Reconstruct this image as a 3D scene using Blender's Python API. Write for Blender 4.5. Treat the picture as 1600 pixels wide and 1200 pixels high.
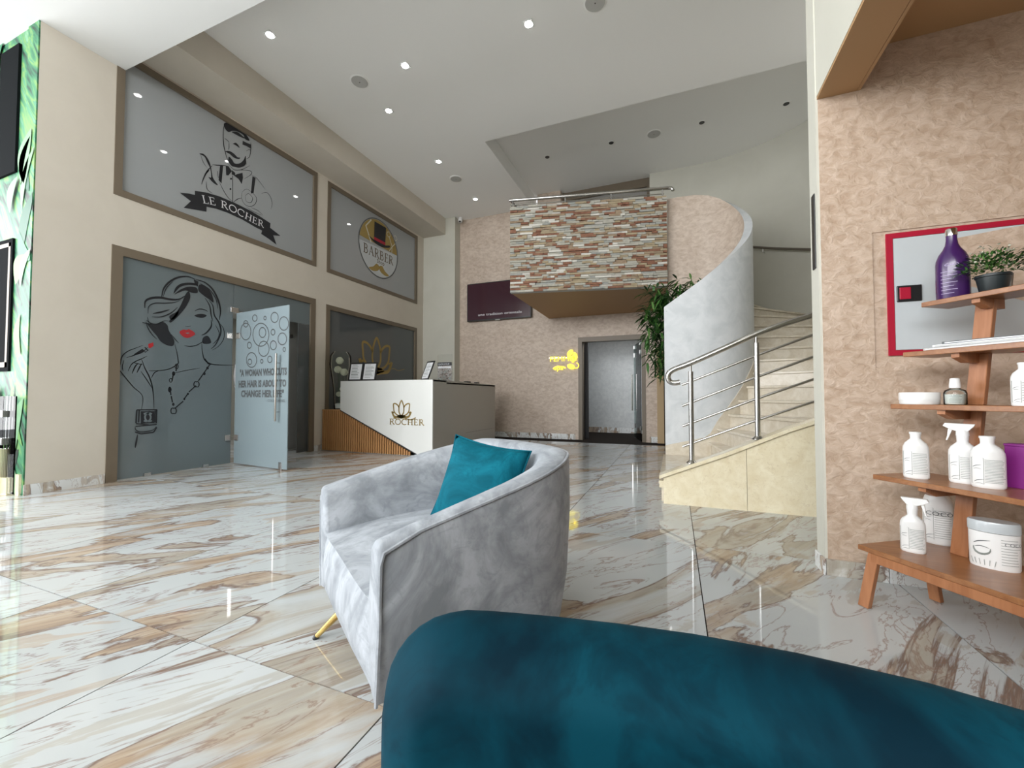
import bpy, bmesh, math, random
from mathutils import Vector, Matrix
random.seed(7)
for o in list(bpy.data.objects): bpy.data.objects.remove(o)
S = bpy.context.scene
COL = S.collection
R = math.radians
PI = math.pi

# ------------------------------------------------------------------ camera, world, lights, exposure
F = 641.0; CH = 0.95
YAW = math.atan(254 / F); PIT = math.atan(19 / F)
cam = bpy.data.cameras.new('camera'); cam_o = bpy.data.objects.new('camera', cam); COL.objects.link(cam_o)
cam.sensor_fit = 'HORIZONTAL'; cam.sensor_width = 36; cam.lens = 36 * F / 1600; cam.clip_start = .02; cam.clip_end = 200
cam_o.location = (0, 0, CH); cam_o.rotation_euler = (R(90) + PIT, 0, YAW)
S.camera = cam_o
W = bpy.data.worlds.new('sky'); S.world = W; W.use_nodes = True
wn = W.node_tree.nodes; wl = W.node_tree.links
for n in list(wn): wn.remove(n)
wo = wn.new('ShaderNodeOutputWorld'); wb = wn.new('ShaderNodeBackground'); wt = wn.new('ShaderNodeTexCoord')
wsx = wn.new('ShaderNodeSeparateXYZ'); wr = wn.new('ShaderNodeValToRGB')
wl.new(wt.outputs['Generated'], wsx.inputs[0]); wl.new(wsx.outputs[2], wr.inputs[0]); wl.new(wr.outputs[0], wb.inputs[0]); wl.new(wb.outputs[0], wo.inputs[0])
wr.color_ramp.elements[0].position = 0.0; wr.color_ramp.elements[0].color = (.96, .98, 1, 1)
wr.color_ramp.elements[1].position = .7; wr.color_ramp.elements[1].color = (.84, .91, 1, 1)
wb.inputs[1].default_value = 1.5
def area(name, loc, rot, sx, sy, e, col=(1, 1, 1)):
    l = bpy.data.lights.new(name, 'AREA'); l.shape = 'RECTANGLE'; l.size = sx; l.size_y = sy; l.energy = e; l.color = col
    o = bpy.data.objects.new(name, l); COL.objects.link(o); o.location = loc; o.rotation_euler = rot
    return o
area('daylight_front', (-7.9, -4.3, 2.6), (R(100), 0, 0), 4, 3.6, 110, (.98, .99, 1))
area('front_fill_high', (-3.6, -4.3, 3.6), (R(98), 0, 0), 8, 1.7, 400, (.98, .99, 1))  # fill lamp added above the front wall to light the room more evenly
area('daylight_left', (-9.6, -1.1, 2.4), (R(104), 0, R(-90)), 5.5, 4.0, 300, (.98, .99, 1))
area('stairwell_fill', (2.55, 5.3, 4.0), (R(90), 0, R(100)), 1.2, 2.0, 12, (1, .98, .94))  # unseen fill lamp added to brighten the stairwell
S.view_settings.view_transform = 'Standard'; S.view_settings.look = 'None'; S.view_settings.gamma = 1
S.view_settings.exposure = 0.47; S.view_settings.use_curve_mapping = False

# pixel of the photograph -> point on a real plane (used to lay out flat prints and to read off positions)
FW = Vector((-math.sin(YAW) * math.cos(PIT), math.cos(YAW) * math.cos(PIT), math.sin(PIT)))
RT = Vector((math.cos(YAW), math.sin(YAW), 0)); UPV = RT.cross(FW)
def at(x, y, p, n):
    d = FW + RT * ((x - 800) / F) - UPV * ((y - 600) / F); c = Vector((0, 0, CH)); p = Vector(p); n = Vector(n)
    return c + d * ((p - c).dot(n) / d.dot(n))

# ------------------------------------------------------------------ materials
def newmat(name):
    m = bpy.data.materials.new(name); m.use_nodes = True
    return m, m.node_tree.nodes, m.node_tree.links, m.node_tree.nodes['Principled BSDF']
def plain(name, col, rough=.5, metal=0, spec=.5, coat=0, emit=None, es=0, sheen=0):
    m, n, l, b = newmat(name)
    b.inputs['Base Color'].default_value = (*col, 1); b.inputs['Roughness'].default_value = rough
    b.inputs['Metallic'].default_value = metal; b.inputs['Specular IOR Level'].default_value = spec
    b.inputs['Coat Weight'].default_value = coat; b.inputs['Coat Roughness'].default_value = .05
    b.inputs['Sheen Weight'].default_value = sheen
    if emit: b.inputs['Emission Color'].default_value = (*emit, 1); b.inputs['Emission Strength'].default_value = es
    return m
def coords(n, l, kind='Object', scale=(1, 1, 1), rot=(0, 0, 0), rnd=False):
    tc = n.new('ShaderNodeTexCoord'); mp = n.new('ShaderNodeMapping')
    mp.inputs['Scale'].default_value = scale; mp.inputs['Rotation'].default_value = rot
    l.new(tc.outputs[kind], mp.inputs['Vector'])
    if rnd:
        oi = n.new('ShaderNodeObjectInfo'); mu = n.new('ShaderNodeMath'); mu.operation = 'MULTIPLY'; mu.inputs[1].default_value = 61.7
        l.new(oi.outputs['Random'], mu.inputs[0]); cb = n.new('ShaderNodeCombineXYZ')
        for k in range(3): l.new(mu.outputs[0], cb.inputs[k])
        l.new(cb.outputs[0], mp.inputs['Location'])
    return mp.outputs[0]
def noise(n, l, v, scale, detail=4, rough=.5, dist=0):
    t = n.new('ShaderNodeTexNoise'); t.inputs['Scale'].default_value = scale; t.inputs['Detail'].default_value = detail
    t.inputs['Roughness'].default_value = rough; t.inputs['Distortion'].default_value = dist; l.new(v, t.inputs['Vector']); return t.outputs[0]
def ramp(n, l, f, stops, interp='LINEAR'):
    r = n.new('ShaderNodeValToRGB'); r.color_ramp.interpolation = interp; e = r.color_ramp.elements
    while len(e) < len(stops): e.new(.5)
    for k, (p, c) in enumerate(stops): e[k].position = p; e[k].color = (*c, 1) if len(c) == 3 else c
    l.new(f, r.inputs[0]); return r.outputs[0]
def g(v): return (v, v, v)
def mix(n, l, f, a, b, mode='MIX'):
    m = n.new('ShaderNodeMix'); m.data_type = 'RGBA'; m.blend_type = mode
    if isinstance(f, (int, float)): m.inputs[0].default_value = f
    else: l.new(f, m.inputs[0])
    for k, x in ((6, a), (7, b)):
        if isinstance(x, tuple): m.inputs[k].default_value = (*x, 1)
        else: l.new(x, m.inputs[k])
    return m.outputs[2]
def bump(n, l, b, h, strength, dist=.01):
    u = n.new('ShaderNodeBump'); u.inputs['Strength'].default_value = strength; u.inputs['Distance'].default_value = dist
    l.new(h, u.inputs['Height']); l.new(u.outputs[0], b.inputs['Normal'])
def plaster(name, c1, c2, scale, rough, bs, stretch=(1, 1, 1), det=6):
    m, n, l, b = newmat(name)
    v = coords(n, l, 'Object', stretch)
    f = noise(n, l, v, scale, det, .62, .6); f2 = noise(n, l, v, scale * .22, 3)
    c = ramp(n, l, f, [(.36, c1), (.62, c2)]); c = mix(n, l, .25, c, ramp(n, l, f2, [(.35, c1), (.65, c2)]))
    l.new(c, b.inputs['Base Color']); b.inputs['Roughness'].default_value = rough
    if bs: bump(n, l, b, f, bs, .012)
    return m
M = {}
M['cream'] = plaster('cream wall paint', (.60, .55, .47), (.64, .59, .51), 1.5, .75, .02)
M['cream2'] = plaster('pale wall paint', (.56, .55, .48), (.60, .59, .52), 1.5, .75, .02)
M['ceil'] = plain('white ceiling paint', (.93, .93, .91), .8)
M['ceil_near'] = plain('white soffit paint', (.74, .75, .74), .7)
M['pink'] = plaster('rose textured plaster', (.46, .36, .285), (.64, .54, .455), 11, .5, .35, (1, 1, 1.6))
M['rose_right'] = plaster('rose stone plaster', (.42, .30, .21), (.61, .485, .385), 19, .42, .7, (1, 1, 1.3), 9)
M['silver'] = plaster('silver stucco', (.54, .57, .59), (.68, .70, .72), 5, .38, .12)
M['silver_dim'] = plaster('grey stucco', (.50, .52, .53), (.62, .64, .64), 14, .45, .2)
M['tan'] = plain('tan soffit paint', (.42, .25, .12), .6)
M['casing'] = plain('taupe metal frame', (.17, .135, .095), .45, .0)
M['casing2'] = plain('dark taupe frame', (.13, .11, .085), .4)
M['chrome'] = plain('polished steel', (.62, .61, .59), .13, 1)
M['steel'] = plain('brushed steel', (.6, .6, .6), .25, 1)
M['black'] = plain('black', (.012, .012, .013), .35)
M['ink'] = plain('black vinyl', (.012, .013, .017), .5)
M['greyink'] = plain('grey vinyl', (.10, .11, .115), .5)
M['red'] = plain('red vinyl', (.42, .02, .025), .4)
M['gold'] = plain('brass', (.62, .44, .16), .22, 1)
M['goldflat'] = plain('gold vinyl', (.36, .26, .08), .4, .3)
M['goldlogo'] = plain('gold mirror lettering', (.34, .24, .08), .35, .35)
M['white'] = plain('white lacquer', (.78, .79, .77), .15, coat=.4)
M['taupe_lac'] = plain('taupe gloss side', (.42, .40, .36), .2, coat=.3)
M['lamp'] = plain('lit lamp lens', (1, 1, 1), .5, emit=(1, .98, .95), es=22)
M['offlamp'] = plain('unlit lamp lens', (.02, .02, .02), .3)
M['plasticwhite'] = plain('white plastic', (.80, .80, .79), .28)
M['greyplast'] = plain('speaker grille', (.52, .52, .50), .6)
M['dimwall'] = plain('dim grey wall', (.30, .29, .27), .7)
M['pit'] = plain('unlit window opening', (.006, .007, .008), .9, spec=.05)
M['dark'] = plain('dark interior', (.02, .02, .022), .6)
M['purple'] = plain('purple bottle', (.042, .010, .085), .25, coat=.3)
M['lilac'] = plain('lilac print', (.42, .34, .55), .4)
M['magenta'] = plain('magenta box', (.22, .012, .20), .45)
M['redframe'] = plain('crimson frame', (.38, .006, .03), .4)
M['cabinet'] = plain('white cabinet door', (.52, .56, .58), .25, coat=.3)
M['print'] = plain('grey label print', (.22, .24, .22), .6)
M['palegreen'] = plain('pale label', (.62, .66, .62), .5)
M['potblack'] = plain('dark pot', (.015, .022, .024), .45)
M['leaf'] = plain('leaf green', (.045, .14, .025), .5)
M['leaf2'] = plain('leaf light green', (.10, .22, .05), .5)
M['leafd'] = plain('leaf dark green', (.012, .05, .010), .5)
M['petal'] = plain('cream petals', (.62, .61, .50), .6)
M['paper'] = plain('paper', (.74, .75, .78), .5)
M['neon'] = plain('yellow neon', (1, .9, .1), .5, emit=(1, .83, .04), es=.95)
M['concrete'] = plain('outside paving', (.70, .69, .66), .8)
M['grout'] = plain('grout', (.02, .015, .012), .9, spec=.1)
M['teal_edge'] = plain('teal seam', (.0, .05, .07), .6)
def wood(name, c1, c2, rough=.4, axis=0):
    m, n, l, b = newmat(name)
    sc = [14, 14, 14]; sc[axis] = 1.2
    v = coords(n, l, 'Object', tuple(sc)); f = noise(n, l, v, 2.2, 5, .6, .8)
    l.new(ramp(n, l, f, [(.3, c1), (.7, c2)]), b.inputs['Base Color']); b.inputs['Roughness'].default_value = rough
    return m
M['wood'] = wood('oiled walnut board', (.22, .085, .030), (.34, .15, .060), .28)
M['wood_leg'] = wood('walnut upright', (.30, .115, .045), (.42, .18, .08), .4, 2)
M['slat'] = wood('oak slat', (.42, .20, .075), (.55, .29, .12), .45, 2)
M['bark'] = wood('weathered timber', (.20, .16, .13), (.5, .45, .38), .8, 2)
# velvet: brushed pile shows as soft patches
def velvet(name, dark, light, rough=.75, sheen=.6, scale=3.0):
    m, n, l, b = newmat(name)
    v = coords(n, l, 'Object'); f = noise(n, l, v, scale, 5, .62, 1.8); f2 = noise(n, l, v, scale * 3.5, 4, .6, 2.2); f3 = noise(n, l, v, 260, 1)
    c = ramp(n, l, f, [(.36, dark), (.62, light)])
    c = mix(n, l, ramp(n, l, f2, [(.52, g(0)), (.64, g(.45))]), c, dark)
    l.new(c, b.inputs['Base Color']); b.inputs['Roughness'].default_value = rough
    b.inputs['Sheen Weight'].default_value = sheen; b.inputs['Sheen Roughness'].default_value = .35
    b.inputs['Sheen Tint'].default_value = (*light, 1); b.inputs['Specular IOR Level'].default_value = .10
    bump(n, l, b, f3, .08, .001)
    return m
M['greyvelvet'] = velvet('grey velvet', (.235, .255, .28), (.44, .468, .51), sheen=.3)
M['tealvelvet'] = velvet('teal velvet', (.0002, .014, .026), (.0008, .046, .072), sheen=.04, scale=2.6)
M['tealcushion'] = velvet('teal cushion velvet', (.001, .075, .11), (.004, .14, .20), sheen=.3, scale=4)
# polished marble floor tile
def marble(name, rot, rough=.035, fine=1.0, white=((.70, .72, .72), (.78, .80, .80))):
    m, n, l, b = newmat(name)
    v = coords(n, l, 'Object', (1, 1, 1), (0, 0, rot), True)
    w = noise(n, l, v, 1.1 * fine, 3, .5)
    mp = n.new('ShaderNodeMapping'); mp.inputs['Scale'].default_value = (.42 * fine, 1.75 * fine, 1); l.new(v, mp.inputs['Vector'])
    sv = mp.outputs[0]
    a = noise(n, l, sv, 1.25, 8, .55, 1.0)
    a2 = noise(n, l, sv, 2.6, 7, .58, 1.2)
    mp3 = n.new('ShaderNodeMapping'); mp3.inputs['Scale'].default_value = (.9 * fine, 9 * fine, 1); l.new(v, mp3.inputs['Vector']); st_ = noise(n, l, mp3.outputs[0], 1.6, 6, .65, .7)
    base = ramp(n, l, w, [(.3, white[0]), (.7, white[1])])
    fill = ramp(n, l, st_, [(.30, (.20, .125, .075)), (.45, (.36, .25, .16)), (.60, (.46, .37, .27)), (.72, (.52, .46, .38))])
    fill = mix(n, l, ramp(n, l, w, [(.42, g(0)), (.56, g(.7))]), fill, mix(n, l, st_, (.25, .24, .20), (.50, .48, .42)))
    c = mix(n, l, ramp(n, l, a, [(.540, g(0)), (.556, g(.80)), (.60, g(.92)), (.645, g(.35)), (.70, g(0))]), base, fill)
    c = mix(n, l, ramp(n, l, a, [(.530, g(0)), (.545, g(.9)), (.560, g(0))]), c, (.15, .075, .042))
    c = mix(n, l, ramp(n, l, a2, [(.484, g(0)), (.498, g(.72)), (.512, g(0))]), c, mix(n, l, w, (.20, .17, .17), (.30, .16, .09)))
    c = mix(n, l, ramp(n, l, a2, [(.585, g(0)), (.60, g(.5)), (.68, g(.55)), (.73, g(0))]), c, fill)
    c = mix(n, l, ramp(n, l, st_, [(.62, g(0)), (.74, g(.22))]), c, (.34, .31, .28))
    l.new(c, b.inputs['Base Color']); b.inputs['Roughness'].default_value = rough; b.inputs['Specular IOR Level'].default_value = .5
    return m
M['marble'] = marble('polished veined marble tile', R(-56), .04, white=((.46, .485, .49), (.54, .565, .57)))
M['marble_edge'] = marble('marble skirting', R(20), .08, 2.2)
def creme(name, c1, c2, rough):
    m, n, l, b = newmat(name)
    v = coords(n, l, 'Object', (1, 1, 1), (0, 0, 0), True); f = noise(n, l, v, 9, 7, .65, .6); f2 = noise(n, l, v, 30, 4, .7, 2)
    c = ramp(n, l, f, [(.35, c1), (.65, c2)]); c = mix(n, l, ramp(n, l, f2, [(.56, g(0)), (.66, g(.35))]), c, (.50, .40, .26))
    l.new(c, b.inputs['Base Color']); b.inputs['Roughness'].default_value = rough; return m
M['creme'] = creme('cream marble', (.70, .61, .42), (.80, .73, .55), .12)
M['creme_step'] = creme('beige marble tread', (.60, .53, .42), (.72, .66, .56), .18)
# frosted film glass and clear glass
def frosted(name, col, rough=.05, tr=.3, trans_rough=.6):
    m, n, l, b = newmat(name)
    b.inputs['Base Color'].default_value = (*col, 1); b.inputs['Roughness'].default_value = .55
    b.inputs['Specular IOR Level'].default_value = .3
    b.inputs['Coat Weight'].default_value = 1; b.inputs['Coat Roughness'].default_value = rough
    b.inputs['Transmission Weight'].default_value = tr
    return m
M['frost'] = frosted('blue grey frosted glass', (.150, .185, .20), .02, .12)
M['frost_up'] = frosted('grey film glass', (.36, .38, .39), .02, .05)
M['frost_dark'] = frosted('dark film glass', (.085, .10, .105), .02, .12)
M['frost_leaf'] = frosted('pale frosted glass', (.27, .34, .37), .03, .12)
def glass(name, col=(1, 1, 1), a=1.45):
    m, n, l, b = newmat(name); n.remove(b); o = n['Material Output']
    t = n.new('ShaderNodeBsdfTransparent'); t.inputs[0].default_value = (*col, 1)
    gl = n.new('ShaderNodeBsdfGlossy'); gl.inputs['Roughness'].default_value = .02
    mx = n.new('ShaderNodeMixShader'); fr = n.new('ShaderNodeFresnel'); fr.inputs[0].default_value = a
    l.new(fr.outputs[0], mx.inputs[0]); l.new(t.outputs[0], mx.inputs[1]); l.new(gl.outputs[0], mx.inputs[2]); l.new(mx.outputs[0], o.inputs[0])
    return m
M['glass'] = glass('clear glass', (.985, .99, .985), 1.35)
M['glass_low'] = glass('thin clear glass', (.96, .98, .97), 1.16)
M['glass_green'] = glass('greenish door glass', (.62, .74, .72))
def stone_mats():
    out = []
    for k, (a, b_) in enumerate([((.34, .33, .28), (.46, .44, .38)), ((.15, .055, .03), (.30, .15, .09)), ((.30, .235, .14), (.42, .345, .23)), ((.55, .53, .48), (.68, .66, .60)),
                                 ((.20, .14, .09), (.40, .30, .20)), ((.26, .27, .25), (.38, .38, .35)), ((.42, .40, .36), (.55, .52, .47))]):
        out.append(plaster('split stone %s' % 'abcdefg'[k], a, b_, 14, .75, .5, (1, 1, 3)))
    return out
STONES = stone_mats()
def mural_mat():
    m, n, l, b = newmat('tropical leaf mural')
    v = coords(n, l, 'Object', (1, 1, 1), (0, R(38), 0))
    mp = n.new('ShaderNodeMapping'); mp.inputs['Scale'].default_value = (3.6, 1, .9); l.new(v, mp.inputs['Vector'])
    f = noise(n, l, mp.outputs[0], 1.6, 4, .5, 1.4)
    c = ramp(n, l, f, [(.36, (.012, .02, .015)), (.42, (.015, .10, .055)), (.50, (.04, .20, .09)), (.57, (.17, .30, .08)), (.62, (.04, .21, .12)), (.70, (.18, .34, .20))])
    wv = n.new('ShaderNodeTexWave'); wv.inputs['Scale'].default_value = 5; wv.inputs['Distortion'].default_value = 3; l.new(v, wv.inputs[0])
    c = mix(n, l, ramp(n, l, wv.outputs[0], [(.0, g(.35)), (.4, g(0))]), c, (.05, .22, .10))
    l.new(c, b.inputs['Base Color']); b.inputs['Roughness'].default_value = .5
    return m
M['mural'] = mural_mat()
def photo_mat():
    m, n, l, b = newmat('printed brochure picture')
    v = coords(n, l, 'Object', (1, 1, 1)); f = noise(n, l, v, 28, 3, .6, 1); f2 = noise(n, l, v, 60, 2)
    c = ramp(n, l, f, [(.35, (.05, .05, .05)), (.48, (.45, .36, .32)), (.56, (.62, .60, .57)), (.66, (.22, .38, .42))])
    c = mix(n, l, .3, c, ramp(n, l, f2, [(.4, g(.05)), (.6, g(.7))]))
    l.new(c, b.inputs['Base Color']); b.inputs['Roughness'].default_value = .4; return m
M['photo'] = photo_mat()
M['screen'] = plain('television picture', (.01, .003, .005), .12, emit=(.019, .007, .010), es=1.0)

# ------------------------------------------------------------------ mesh helpers
class MB:
    def __init__(s): s.v = []; s.f = []; s.mi = []; s.m = 0
    def add(s, vs, fs):
        o = len(s.v); s.v += [tuple(x) for x in vs]; s.f += [tuple(i + o for i in q) for q in fs]; s.mi += [s.m] * len(fs); return s
    def box(s, x0, x1, y0, y1, z0, z1):
        v = [(x, y, z) for z in (z0, z1) for y in (y0, y1) for x in (x0, x1)]
        return s.add(v, [(0, 2, 3, 1), (4, 5, 7, 6), (0, 1, 5, 4), (2, 6, 7, 3), (0, 4, 6, 2), (1, 3, 7, 5)])
    def obox(s, c, ax, ay, az):   # oriented box: centre and three half-axis vectors
        c, ax, ay, az = map(Vector, (c, ax, ay, az))
        v = [c + ax * i + ay * j + az * k for k in (-1, 1) for j in (-1, 1) for i in (-1, 1)]
        return s.add(v, [(0, 2, 3, 1), (4, 5, 7, 6), (0, 1, 5, 4), (2, 6, 7, 3), (0, 4, 6, 2), (1, 3, 7, 5)])
    def prism(s, poly, z0, z1):   # plan polygon (ccw)
        k = len(poly); v = [(x, y, z0) for x, y in poly] + [(x, y, z1) for x, y in poly]
        f = [tuple(range(k - 1, -1, -1)), tuple(range(k, 2 * k))] + [(i, (i + 1) % k, k + (i + 1) % k, k + i) for i in range(k)]
        return s.add(v, f)
    def slab(s, pts, d):           # any planar polygon extruded by vector d
        k = len(pts); d = Vector(d); v = [Vector(p) for p in pts] + [Vector(p) + d for p in pts]
        f = [tuple(range(k - 1, -1, -1)), tuple(range(k, 2 * k))] + [(i, (i + 1) % k, k + (i + 1) % k, k + i) for i in range(k)]
        return s.add(v, f)
    def tube(s, pts, r, n=10, cap=True):
        pts = [Vector(p) for p in pts]; k = len(pts); rr = r if isinstance(r, (list, tuple)) else [r] * k
        vs = []; up = None
        for i, p in enumerate(pts):
            t = (pts[min(i + 1, k - 1)] - pts[max(i - 1, 0)]).normalized()
            if up is None:
                up = Vector((0, 0, 1)) if abs(t.z) < .9 else Vector((1, 0, 0))
            a = (up - t * up.dot(t)).normalized(); b = t.cross(a); up = a
            for j in range(n):
                th = 2 * PI * j / n; vs.append(p + (a * math.cos(th) + b * math.sin(th)) * rr[i])
        f = [(i * n + j, i * n + (j + 1) % n, (i + 1) * n + (j + 1) % n, (i + 1) * n + j) for i in range(k - 1) for j in range(n)]
        if cap: f += [tuple(range(n - 1, -1, -1)), tuple((k - 1) * n + j for j in range(n))]
        return s.add(vs, f)
    def lathe(s, prof, c=(0, 0, 0), n=20, sx=1, sy=1, cap=True):
        vs = [(c[0] + r * sx * math.cos(2 * PI * j / n), c[1] + r * sy * math.sin(2 * PI * j / n), c[2] + z) for r, z in prof for j in range(n)]
        k = len(prof)
        f = [(i * n + j, i * n + (j + 1) % n, (i + 1) * n + (j + 1) % n, (i + 1) * n + j) for i in range(k - 1) for j in range(n)]
        if cap: f += [tuple(range(n - 1, -1, -1)), tuple((k - 1) * n + j for j in range(n))]
        return s.add(vs, f)
    def build(s, name, mat, parent=None, smooth=False, bevel=0, seg=2):
        me = bpy.data.meshes.new(name); me.from_pydata([tuple(v) for v in s.v], [], s.f)
        for m_ in (mat if isinstance(mat, list) else [mat]): me.materials.append(m_)
        me.polygons.foreach_set('material_index', s.mi)
        bm = bmesh.new(); bm.from_mesh(me); bmesh.ops.recalc_face_normals(bm, faces=bm.faces)
        if bevel: bmesh.ops.bevel(bm, geom=bm.edges[:], offset=bevel, segments=seg, profile=.5, affect='EDGES', clamp_overlap=True)
        bm.to_mesh(me); bm.free()
        if smooth:
            me.polygons.foreach_set('use_smooth', [True] * len(me.polygons))
            try: me.set_sharp_from_angle(angle=R(42))
            except Exception: pass
        me.update(); o = bpy.data.objects.new(name, me); COL.objects.link(o)
        if parent: o.parent = parent; o.matrix_parent_inverse = Matrix.Identity(4); o.location = -par_loc(parent); 
        return o
def par_loc(p):
    v = Vector((0, 0, 0))
    while p is not None:
        v += Vector(p.location); p = p.parent
    return v
def tag(o, label=None, cat=None, group=None, kind=None):
    if label: o['label'] = label
    if cat: o['category'] = cat
    if group: o['group'] = group
    if kind: o['kind'] = kind
    return o
def empty(name, loc, label=None, cat=None, group=None, kind=None):
    o = bpy.data.objects.new(name, None); COL.objects.link(o); o.location = loc; o.empty_display_size = .1
    return tag(o, label, cat, group, kind)
def struct(name, mb, mat, label=None, **k):
    o = mb.build(name, mat, **k); return tag(o, label, None, None, 'structure')
def recentre(o):     # move the origin of a mesh to its bounding-box centre (texture space per piece)
    me = o.data; c = sum((v.co for v in me.vertices), Vector()) / max(1, len(me.vertices))
    me.transform(Matrix.Translation(-c)); o.location = Vector(o.location) + c; return o

# flat lettering and line drawings --------------------------------------------------------------
def ribbon(mb, pts, w, mp, close=False, taper=False):
    P = [mp(*p) for p in pts]
    if close: P = P + [P[0]]
    k = len(P); vs = []; nrm = mp.n
    for i, p in enumerate(P):
        a = P[i - 1] if i > 0 else (P[-2] if close else p); b = P[i + 1] if i < k - 1 else (P[1] if close else p)
        t = (b - a); t = t.normalized() if t.length > 1e-9 else Vector((0, 0, 1)); sd = t.cross(nrm).normalized()
        ww = w * .5
        if taper: ww *= .25 + .75 * math.sin(PI * i / (k - 1))
        vs += [p + sd * ww, p - sd * ww]
    mb.add(vs, [(2 * i, 2 * i + 1, 2 * i + 3, 2 * i + 2) for i in range(k - 1)])
def poly(mb, pts, mp, lift=0):
    from mathutils.geometry import tessellate_polygon
    P = [mp(*p) + mp.n * lift for p in pts]
    mb.add(P, [tuple(t) for t in tessellate_polygon([P])])
def smooth_pts(pts, n=5, close=False):
    out = []; k = len(pts)
    for i in range(k if close else k - 1):
        p0 = pts[(i - 1) % k] if (close or i > 0) else pts[i]; p1 = pts[i]; p2 = pts[(i + 1) % k]; p3 = pts[(i + 2) % k] if (close or i + 2 < k) else p2
        for j in range(n):
            t = j / n
            out.append(tuple(.5 * (2 * b + (c - a) * t + (2 * a - 5 * b + 4 * c - d) * t * t + (3 * b - a - 3 * c + d) * t ** 3) for a, b, c, d in zip(p0, p1, p2, p3)))
    if not close: out.append(pts[-1])
    return out
class Pix:      # photo pixel -> point on plane, lifted a few mm off the glass
    def __init__(s, p, n, lift=.004): s.p = Vector(p) + Vector(n) * lift; s.n = Vector(n).normalized()
    def __call__(s, x, y): return at(x, y, s.p, s.n)
class UV:       # local (u right, v up) metres
    def __init__(s, o, u, v): s.o = Vector(o); s.u = Vector(u).normalized(); s.v = Vector(v).normalized(); s.n = s.u.cross(s.v)
    def __call__(s, a, b): return s.o + s.u * a + s.v * b
# serif capitals as strokes in a 1-high box: (points, stroke weight)
def arc(cx, cy, rx, ry, a0, a1, n=14): return [(cx + rx * math.cos(R(a0 + (a1 - a0) * i / n)), cy + ry * math.sin(R(a0 + (a1 - a0) * i / n))) for i in range(n + 1)]
TH, TN = .13, .055
GL = {
 'L': (.62, [([(.16, 0), (.16, 1)], TH), ([(.02, 1), (.32, 1)], TN), ([(.0, 0.02), (.58, .02)], TN), ([(.58, .0), (.58, .25)], TN)]),
 'E': (.66, [([(.16, 0), (.16, 1)], TH), ([(0, .98), (.56, .98)], TN), ([(.16, .52), (.46, .52)], TN), ([(0, .02), (.60, .02)], TN), ([(.56, 1), (.56, .80)], TN), ([(.60, 0), (.60, .22)], TN), ([(.46, .42), (.46, .62)], TN)]),
 'R': (.78, [([(.16, 0), (.16, 1)], TH), ([(0, .98), (.30, .98)], TN), ([(.02, .02), (.30, .02)], TN), (arc(.34, .745, .24, .235, 95, -95), .09), ([(.16, .51), (.36, .51)], TN), ([(.34, .51), (.70, .03), (.80, .02)], .11)]),
 'O': (.90, [(arc(.45, .5, .40, .49, 0, 360, 24), .10)]),
 'C': (.80, [(arc(.46, .5, .42, .49, 50, 310, 20), .10), ([(.73, .68), (.75, .98)], TN)]),
 'H': (.86, [([(.16, 0), (.16, 1)], TH), ([(.70, 0), (.70, 1)], TH), ([(.16, .5), (.70, .5)], TN), ([(.02, .98), (.30, .98)], TN), ([(.56, .98), (.84, .98)], TN), ([(.02, .02), (.30, .02)], TN), ([(.56, .02), (.84, .02)], TN)]),
 'B': (.72, [([(.16, 0), (.16, 1)], TH), ([(0, .98), (.34, .98)], TN), ([(0, .02), (.36, .02)], TN), ([(.16, .53), (.36, .53)], TN), (arc(.32, .755, .22, .225, 92, -92), .09), (arc(.34, .275, .27, .255, 92, -92), .09)]),
 'A': (.80, [([(.08, .0), (.40, 1)], TN), ([(.38, 1), (.72, 0)], TH), ([(.18, .36), (.58, .36)], TN), ([(0, .02), (.18, .02)], TN), ([(.60, .02), (.84, .02)], TN)]),
 ' ': (.38, []),
}
def serif(mb, text, h, mp2, gap=.10, bold=1.0):
    """mp2(u, v) in metres; text starts at u=0"""
    u = 0
    for ch in text:
        w, st = GL[ch]
        for pts, sw in st:
            ribbon(mb, [(u + x * h, y * h) for x, y in pts], sw * h * bold, mp2)
        u += (w + gap) * h
    return u
def serif_len(text, h, gap=.10): return sum((GL[c][0] + gap) * h for c in text)
class Warp:
    def __init__(s, f, n): s.f = f; s.n = Vector(n)
    def __call__(s, a, b): return s.f(a, b)
def sans(mb, text, size, mp, align='LEFT', sx=1.0, off=.0):
    c = bpy.data.curves.new('lettering', 'FONT'); c.body = text; c.size = size; c.align_x = align; c.resolution_u = 2; c.offset = off
    o = bpy.data.objects.new('lettering', c); me = o.to_mesh()
    mb.add([mp(v.co.x * sx, v.co.y) for v in me.vertices], [tuple(p.vertices) for p in me.polygons])
    o.to_mesh_clear(); bpy.data.objects.remove(o); bpy.data.curves.remove(c)

# ================================================================== SETTING
XL = -5.80      # left wall
YB = 8.88       # back wall
ZC = 5.30       # main ceiling
ZR = 5.60       # raised ceiling
ZN = 4.67       # near soffit
YS = 2.63       # far edge of the near soffit
XR = .745       # bulkhead / right wall left edge
YR = 2.68       # right wall front face
# floor
fl_ = struct('floor', MB().box(-14, 5, -7, 15, -.12, -.004), M['grout'], 'polished veined marble floor')
tw, tl = .93, 1.83
me_t = None
for i in range(-9, 5):
    for j in range(-3, 4):
        x0 = -1.75 + i * tw; y0 = 1.05 + j * tl
        if me_t is None:
            o = MB().box(0, tw - .005, 0, tl - .005, -.012, 0).build('floor_tile', M['marble'], fl_)
            c = Vector(((tw - .004) / 2, (tl - .004) / 2, 0)); o.data.transform(Matrix.Translation(-c)); me_t = o.data
        else:
            o = bpy.data.objects.new('floor_tile', me_t); COL.objects.link(o); o.parent = fl_
        o.location = (x0 + tw / 2 + .002, y0 + tl / 2 + .002, 0)
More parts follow.
